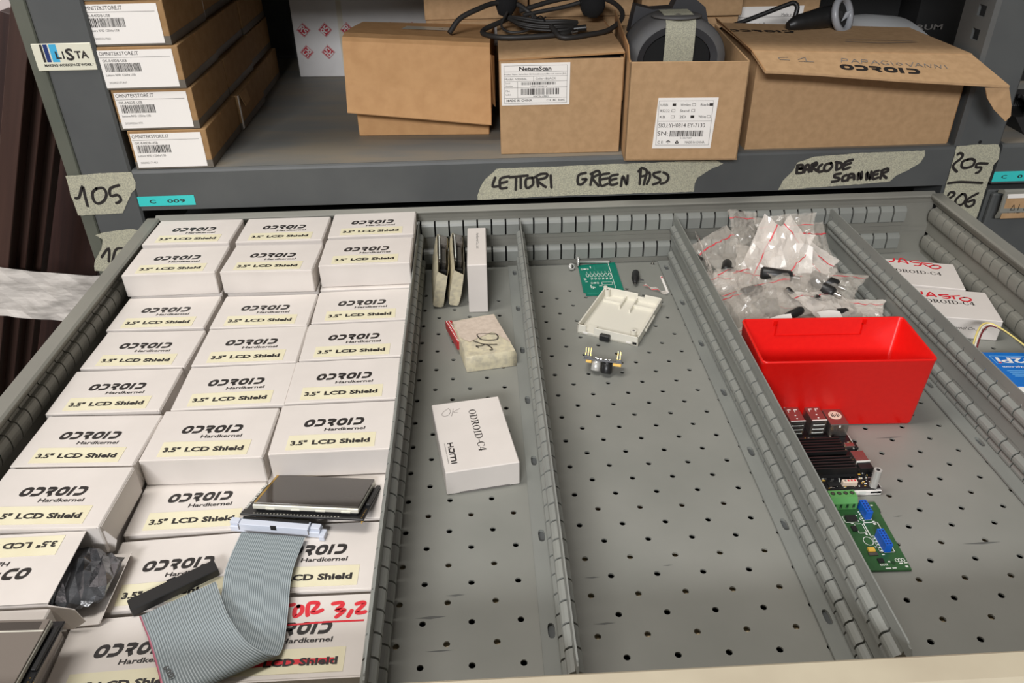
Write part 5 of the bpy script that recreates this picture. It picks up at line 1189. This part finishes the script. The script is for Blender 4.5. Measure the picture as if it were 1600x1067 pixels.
# open box holding the grey scanner
t = thing('cardboard_box', 'open brown box hanging over the shelf edge with a grey dome scanner inside', 'box', (170.5, 288, ZS), (0, 0, math.radians(-4.0)), 'brown scanner boxes on the shelf')
b = MB(); w, d, h = 129, 192, 110; e = 2
b.box((-w / 2, -d / 2, .3), (w / 2, d / 2, 2), 'kraft'); b.box((-w / 2, -d / 2, .3), (w / 2, -d / 2 + e, h), 'kraft', .4); b.box((-w / 2, d / 2 - e, .3), (w / 2, d / 2, h), 'kraft', .4)
b.box((-w / 2, -d / 2, .3), (-w / 2 + e, d / 2, h), 'kraft', .4); b.box((w / 2 - e, -d / 2, .3), (w / 2, d / 2, h), 'kraft', .4)
b.build('box_body', t)
b = MB(); b.prism([(-w / 2 - .4, -d / 2 + 6, h - 2), (-w / 2 - 3, -d / 2 + 8, h + 16), (-w / 2 - 3, d / 2 - 20, h + 22), (-w / 2 - .4, d / 2 - 4, h - 2)], (1.4, 0, 0), 'kraft_edge'); b.build('side_flap', t)
b = MB(); x0, z0 = -33.5, 14.5; y = -d / 2 - .1; sh = 2.5
b.prism([(x0, y, z0), (x0 + 66, y, z0), (x0 + 66 + sh, y, z0 + 57), (x0 + sh, y, z0 + 57)], (0, -.35, 0), 'paper_white'); P = Vector((x0 + .6, y - .45, z0)); g = 'ink_grey'
b.frame(P, X, Z, 3, 3.6, 63, 54, .4, g); b.rect(P, X, Z, 3, 31, 63, 31.4, g)
for s, x, z, w_, bx, fl in (('USB', 5, 48, 8, 18, 1), ('Wireless', 27, 48, 11, 39.6, 0), ('Black', 49, 48, 9, 58.6, 1), ('RS232', 5, 41.4, 10.5, 17.6, 0), ('Stand', 27, 41.4, 10, 39.4, 0), ('KB', 5, 34.6, 6, 17.4, 0), ('2D', 27, 34.6, 7, 39.2, 1), ('White', 48, 34.6, 8.5, 57.4, 0)):
    b.text(s, P + X * x + Z * z, X, Z, 2.9, 'ink_black', width=w_); (b.rect(P, X, Z, bx, z, bx + 4, z + 3, 'ink_black') if fl else b.frame(P, X, Z, bx, z, bx + 4, z + 3, .45, g))
b.text('SKU:YH0814 EY-7130', P + X * 4.4 + Z * 24, X, Z, 4.8, 'ink_black', width=52); b.text('SN:', P + X * 4 + Z * 15, X, Z, 4.8, 'ink_black', width=12)
b.barcode(P, X, Z, 18, 13.6, 56, 20.4, 77, n=52); b.text('210837087', P + X * 30 + Z * 11, X, Z, 1.7, 'ink_black', width=13)
b.text('C E', P + X * 5 + Z * 5.6, X, Z, 3.2, 'ink_black', width=6); b.stroke([(15, 7.4), (17, 8.8), (19, 7.4)], 1.1, P, X, Z, 'ink_black'); b.stroke([(17, 8), (17, 5.6)], .4, P, X, Z, 'ink_black', False)
b.stroke([(25, 6), (26.8, 9), (28.6, 6), (25, 6)], 1, P, X, Z, 'ink_black', False); b.text('MADE IN CHINA', P + X * 36 + Z * 5.6, X, Z, 2.7, 'ink_black', width=22)
b.build('shipping_label', t)['label'] = 'white printed label with tick boxes'
t = thing('desk_scanner', 'dark grey dome-shaped scanner taped shut in the open brown box', 'scanner', (166, 285, ZS + 3))
b = MB(); rows = []
N = 26
for i, (r, yy) in enumerate(((46, -26), (55, -24), (57.5, -14), (57.5, 14), (55, 30), (48, 36))):
    rows.append([(r * math.cos(PI * k / N) * 1.02, yy + 3 * math.sin(PI * k / N), 92 + r * .84 * math.sin(PI * k / N) if 0 < k < N else 30) for k in range(N + 1)])
b.grid(rows, 'scanner_grey', True)
b.grid([rows[0], [(p[0] * .84, -22, 92 + (p[2] - 92) * .8 if p[2] > 40 else 30) for p in rows[0]]], 'scanner_dark', True)
b.poly([(p[0] * .84, -18, 92 + (p[2] - 92) * .8 if p[2] > 40 else 30) for p in rows[0]], 'dark')
b.build('housing', t)
b = MB(); b.lathe([(0, 0), (29, 0), (29, 1.6), (26, 3), (0, 3)], (0, -2, 136.2), (0, .05, 1), 'scanner_grey', 24); b.build('top_plate', t)
b = MB(); b.prism([(x, z + 0, zz) for x, z, zz in ((-46, 38, 110), (-40, 38, 142), (-20, 38, 137), (4, 38, 138), (10, 38, 152), (28, 38, 150), (44, 38, 138), (52, 38, 112))], (0, 22, 0), 'scanner_dark'); b.build('rear_arm', t)
b = MB(); rows = [[(x, y, z) for x in (-17, -6, 6, 17)] for y, z in ((18, 140.4), (-4, 140.6), (-22, 139.2), (-27.5, 133), (-29, 118), (-29, 104), (-27.5, 90))]
b.grid(rows, 'masking_tape', True); b.grid([[(x, y - .4, z - .5) for x, y, z in r] for r in rows], 'masking_tape', True); b.build('tape_strip', t)['label'] = 'pale masking tape strip'

# big closed carton, its printed front flap sticking out
t = thing('printed_carton', 'long brown carton at the right end of the shelf, printed front flap sticking out', 'box', (364, 296, ZS), (0, 0, 0))
def TL(x): return 247.5 - (x - 236) * .04
b = MB(); b.M = Matrix.Translation((-364, -296, -ZS))
b.prism([(247, 221, ZS + .3), (491, 221, ZS + .3), (491, 221, TL(491)), (247, 221, TL(247))], (0, 150, 0), 'kraft')
b.box((491.4, 223, ZS + .3), (493.6, 300, ZS + 98), 'kraft_edge', .5)
b.build('box_body', t)
FL, FR = Vector((243, 181, 236)), Vector((504.7, 159.6, 219.1)); ML, MR = Vector((238.5, 220.5, 248.1)), Vector((491, 220.5, 237.9))
BL, BR = Vector((240, 372, 248)), Vector((488, 366, 237.6))
b = MB(); b.M = Matrix.Translation((-364, -296, -ZS)); T3 = Vector((0, 0, -2.4))
b.prism([p + T3 for p in (FL, FL.lerp(FR, .22) + Vector((0, 1.2, .36)), FL.lerp(FR, .55) + Vector((0, -1, -.3)), FR, MR, ML)], -T3, 'kraft')
b.prism([p for p in (ML, MR, BR, BL)], Vector((0, 0, .8)), 'kraft')
def on_panel(a, bq, c, d):                    # frame of a panel: a front-left, bq front-right, d back-left
    U = (bq - a).normalized(); V = (d - a); V = (V - U * V.dot(U)).normalized(); return a, U, V, U.cross(V)
A0, U, V, Nn = on_panel(FL, FR, MR, ML)
O = A0 + Nn * .5
wordmark(b, O + U * 84 + V * 12, U, V, 88, 11, 'ink_black', shear=0)
def hand(pts, w=.9): b.stroke(pts, w, O, U, V, 'ink_grey', False)
hand([(30, 31), (19, 29), (20, 25), (31, 25)]); hand([(40, 27), (49, 33)]); hand([(49, 33), (49, 24)]); hand([(40, 23.6), (57, 24)])
x = 88
for ch in 'PAPAGIOVANNI':
    L = {'P': [[(0, 0), (2, 9), (8, 8), (7, 4), (1, 4)]], 'A': [[(0, 0), (5, 9), (9, 0)], [(2, 3.5), (8, 3.5)]], 'G': [[(9, 8), (3, 9), (0, 4), (4, 0), (9, 2), (6, 4)]], 'I': [[(1, 8), (2, 0)]], 'O': [[(3, 7), (0, 4), (3, 1), (7, 4), (3, 7)]], 'V': [[(0, 7), (4, 0), (9, 10)]], 'N': [[(0, 0), (1, 8), (6, 0), (8, 8)]]}[ch]
    for s in L: hand([(x + p[0], 27 + p[1] * .95) for p in s])
    x += {'I': 6, 'V': 9}.get(ch, 11)
A0, U, V, Nn = on_panel(ML, MR, BR, BL); O = A0 + Nn * 1.3
wordmark(b, O + U * 2 + V * 96, U, V, 82, 12, 'ink_black', shear=0)
b.stroke([(132, 60), (170, 61), (212, 60)], 1.2, O, U, V, 'ink_grey'); b.stroke([(128, 52), (166, 46), (214, 54)], 1.6, O, U, V, 'ink_grey')
b.build('front_flap', t)['label'] = 'bright printed front flap'
b = MB(); b.M = Matrix.Translation((-364, -296, -ZS))
b.prism([(482, 165, 216), (504.7, 160.2, 217.4), (514, 160, 198), (517, 160, 186), (513, 160, 180), (497, 162, 193), (487, 164, 205)], (0, 1.6, 0), 'kraft'); b.build('side_flap', t)
b = MB(); b.M = Matrix.Translation((-364, -296, -ZS))
b.prism([FL, FL + Vector((2, 0, -3)), ML + Vector((1, 0, -3)), BL + Vector((4, 10, -2)), BL + Vector((0, 10, 5)), ML + Vector((-1, 0, 1.4))], (1.2, 0, .2), 'kraft_edge'); b.build('torn_edge', t)['label'] = 'torn left edge'

# cartons behind
def plain_carton(x0, x1, y0, z0, z1, label, d=190, lab=False, yaw=0):
    b = MB(); w = x1 - x0; h = z1 - z0; b.box((-w / 2, 0, 0), (w / 2, d, h), 'kraft', 1.0)
    b.box((-w / 2 + 8, -.12, h - 2.2), (w / 2 - 8, .1, h - 1.6), 'kraft_edge')
    o = b.build('cardboard_box', None, ((x0 + x1) / 2, y0, z0), (0, 0, math.radians(yaw))); tag(o, label, 'box', 'brown scanner boxes on the shelf')
    if lab:
        L = MB(); L.box((-w / 2 + 16, -.5, h - 34), (w / 2 - 40, -.1, h - 8), 'paper_white'); L.frame((0, -.6, 0), X, Z, -w / 2 + 18, h - 32, w / 2 - 42, h - 10, .6, 'ink_grey'); L.build('shipping_label', o)
    return o
plain_carton(-131, 5.5, 446, ZS + .4, 245.5, 'lower brown carton behind the headset, left of two', 190, True)
plain_carton(7, 146, 446, ZS + .4, 245.5, 'lower brown carton behind the headset, right of two', 190, True)
plain_carton(-132, 5, 444, 246, 356, 'upper brown carton behind the headset, left of two')
plain_carton(7.5, 146, 444, 246, 356, 'upper brown carton behind the headset, right of two')
plain_carton(152, 290, 444, ZS + .4, 243.5, 'lower brown carton behind the grey dome scanner', 190, True)
plain_carton(156, 292, 438, 244, 350, 'upper brown carton behind the grey dome scanner')
t = thing('cardboard_box', 'brown carton with a big white label behind the tilted carton lid', 'box', (352, 470, ZS), (0, 0, 0), 'brown scanner boxes on the shelf')
b = MB(); b.box((-58, 0, .4), (58, 180, 190), 'kraft', 1); b.build('box_body', t)
b = MB(); b.box((-56, -.5, 60), (36, -.1, 114), 'paper_white'); P = Vector((-56, -.6, 60)); b.rect(P, X, Z, 0, 40, 92, 40.5, 'ink_grey')
b.text('Omnitek Store', P + X * 12 + Z * 27, X, Z, 6, 'ink_black', width=40); b.text('SKU: EY-7130', P + X * 14 + Z * 14, X, Z, 5, 'ink_black', width=34); b.text('USB', P + X * 24 + Z * 4, X, Z, 4, 'ink_black'); b.rect(P, X, Z, 38, 3, 44, 8, 'ink_black'); b.text('Made in China', P + X * 62 + Z * 40.8, X, Z, 4, 'ink_black', width=28)
b.build('shipping_label', t)['label'] = 'large white printed label'
b = MB(); b.tube(spline([(246, 384, 236), (290, 387, 250), (330, 388, 264), (341, 388, 267), (346, 386, 262), (344, 384, 250), (341, 383, 240), (341, 384, 225)], 8), 3.0, 'black_plastic', 8)
tag(b.build('black_cable'), 'thick black cable bent in front of the white label behind the carton lid', 'cable')
# dark devices in the shade at the right back
b = MB(); b.prism([(414, 520, ZS + .4), (549, 520, ZS + .4), (549, 520, 368), (414, 520, 368)], (0, 150, 0), 'black_matte')
tag(b.build('black_box'), 'large black box in the dark right end of the shelf, behind the white device', 'box')
b = MB(); b.prism([(557, 480, ZS + .4), (760, 480, ZS + .4), (760, 480, 380), (557, 480, 380)], (0, 200, 0), 'black_matte')
b.text('RUM', (560, 479.8, 211), X, Z, 7, 'ink_grey', width=37, bold=.02)
tag(b.build('black_box'), 'large black box with faint lettering beyond the right post', 'box')
t = thing('handheld_scanner', 'dark handheld scanner with a pale grey ring lying on the long printed carton', 'scanner', (352, 352, 242))
b = MB(); b.tube(spline([(-34, -18, 8), (-20, -14, 11), (0, -8, 13), (18, 0, 14), (36, 8, 14)], 6), [5, 6, 7, 8, 8.5, 9, 9.5, 10, 10, 10.5, 11, 11, 11.5, 12, 12, 12.5, 12.5, 13, 13, 13, 13, 13, 12, 11, 10], 'black_plastic', 16); b.build('scanner_body', t)
b = MB(); b.lathe([(16, -5), (21, -4), (23, 0), (21, 4), (17, 4), (15.5, 0), (16, -5)], (38, -4, 17), (.62, -.72, .3), 'ring_grey', 28); b.lathe([(0, -2), (16, -2)], (38, -4, 17), (.62, -.72, .3), 'black_matte', 28); b.build('scan_ring', t)['label'] = 'pale grey ring'
b = MB(); b.prism([(36, -8, 10), (42, -10, 16), (46, -8, 24), (40, -6, 20)], (0, -1.5, 0), 'ring_grey'); b.build('trigger', t)
t = thing('white_device', 'flat white plastic device lying in the shade at the right end of the shelf', 'device', (512, 452, ZS))
b = MB(); rows = []
for i in range(9):
    v = i / 8; yy = -66 + 130 * v; hh = 92 + 8 * math.sin(v * PI)
    rows.append([(-62 + 10 * abs(v - .5), yy, hh - 14), (-58 + 10 * abs(v - .5), yy, hh - 3), (-20, yy, hh), (14, yy, hh - 3), (34, yy, hh - 16)])
b.grid(rows, 'device_white', True); b.poly(rows[0], 'device_white'); b.poly(rows[-1][::-1], 'device_white'); b.box((-52, -60, 0.3), (22, 60, 78), 'black_matte', 2); b.build('device_shell', t)
# headset on the labelled box
t = thing('headset', 'black neckband headset with a bundled cable lying on the labelled brown box', 'headset', (40, 330, ZS + 112))
b = MB()
b.tube(spline([(-97, 322, 254), (-84, 332, 268), (-62, 345, 276), (-40, 365, 279), (-14, 372, 276), (2, 372, 266), (12, 362, 259), (30, 348, 256), (44, 335, 254), (50, 330, 253), (40, 312, 252.2), (0, 303, 251.5), (-36, 306, 251), (-56, 326, 251.5), (-54, 340, 254), (-36, 356, 258), (-24, 366, 261)], 8), 3.1, 'rubber', 10)
b.tube(spline([(-10, 372, 268), (10, 380, 272), (36, 392, 276), (66, 402, 278), (98, 398, 276), (114, 372, 270), (114, 345, 262), (94, 318, 254), (66, 300, 252.8), (44, 291, 252), (33, 293, 253), (28, 302, 257), (24, 312, 261)], 8), 3.0, 'rubber', 10)
b.tube(spline([(-6, 366, 264), (20, 374, 267), (46, 380, 270), (66, 384, 274)], 8), 2.6, 'rubber', 10)
wpart(b, 'neckband', t)
b = MB(); b.lathe([(0, -16), (9, -14), (14.5, -7), (16, 0), (14.5, 7), (9, 14), (0, 16)], (83, 386, 271), (.2, .2, 1), 'black_foam', 20); wpart(b, 'foam_microphone', t)
b = MB(); b.lathe([(0, -20), (8, -18), (13, -8), (14, 4), (12, 14), (0, 18)], (-26, 374, 281), (.15, .3, 1), 'black_foam', 18); wpart(b, 'ear_pad', t)
b = MB(); b.tube(spline([(66, 384, 274), (70, 385, 274), (76, 386, 273)], 4), 3.6, 'black_plastic', 10); wpart(b, 'boom_joint', t)
for i in range(12):
    b = MB(); rnd = random.Random(i + 20); o = Vector((rnd.uniform(-2, 2), rnd.uniform(-13, 9), rnd.uniform(0, 9)))
    b.tube(spline([Vector(p) + o * s for p, s in (((-24, 352, 262), .4), ((-10, 340, 257), 1), ((14, 332, 254.5), 1), ((38, 330, 254.5), 1), ((58, 338, 254), .7))], 6), 1.5, 'rubber', 6); wpart(b, 'bundled_cable', t)
b = MB(); b.tube(spline([(4, 346, 266), (10, 338, 254), (18, 326, 262), (14, 348, 266), (6, 334, 262), (20, 340, 266)], 6), 1.0, 'black_plastic', 6); b.tube(spline([(-26, 356, 270), (-34, 340, 258), (-26, 326, 253), (-8, 326, 253), (4, 334, 256)], 6), 1.6, 'rubber', 8); wpart(b, 'cable_tie', t)
b = MB(); b.cyl((52, 318, 256), (.9, -.1, .1), 3.6, 15, 'black_plastic', 12); b.cyl((54, 310, 254.5), (-.8, -.6, 0), 3.2, 7, 'steel', 12, 2); wpart(b, 'audio_plug', t)

# ================================================================== LIGHT, CAMERA
w = bpy.data.worlds.new('World'); SC.world = w; w.use_nodes = True
bg = w.node_tree.nodes['Background']; bg.inputs[0].default_value = (1.0, 0.97, 0.94, 1); bg.inputs[1].default_value = 0.16
def area(name, loc, target, sx, sy, power, col):
    l = bpy.data.lights.new(name, 'AREA'); l.shape = 'RECTANGLE'; l.size = sx; l.size_y = sy; l.energy = power; l.color = col
    o = bpy.data.objects.new(name, l); COL.objects.link(o); o.location = loc
    o.rotation_euler = (Vector(target) - Vector(loc)).to_track_quat('-Z', 'Y').to_euler(); return o
area('ceiling_light', (-0.6, -0.2, 2.05), (-0.05, 0.0, 0.0), 0.4, 1.3, 27, (1.0, 0.965, 0.92))
area('ceiling_light', (-1.0, -3.6, 2.0), (0.0, 0.1, 0.1), 1.3, 0.5, 125, (0.98, 0.98, 1.0))
cam = bpy.data.cameras.new('camera'); co = bpy.data.objects.new('camera', cam); COL.objects.link(co)
cam.sensor_width = 36.0; cam.lens = 36.0 * 1240.6 / 1600.0; cam.clip_start = 0.02; cam.clip_end = 50
R = Matrix(((0.99872483, -0.04865396, -0.01347232), (-0.03762193, -0.5393245, -0.8412572), (0.03366455, 0.84069131, -0.54046723)))
M = Matrix((R[0], -R[1], -R[2])).transposed().to_4x4(); M.translation = Vector((-68.0625, -678.8701, 456.0212)) * S
co.matrix_world = M; SC.camera = co
SC.view_settings.view_transform = 'Standard'; SC.view_settings.look = 'None'; SC.view_settings.gamma = 1.0; SC.view_settings.use_curve_mapping = False
SC.view_settings.exposure = 0.0
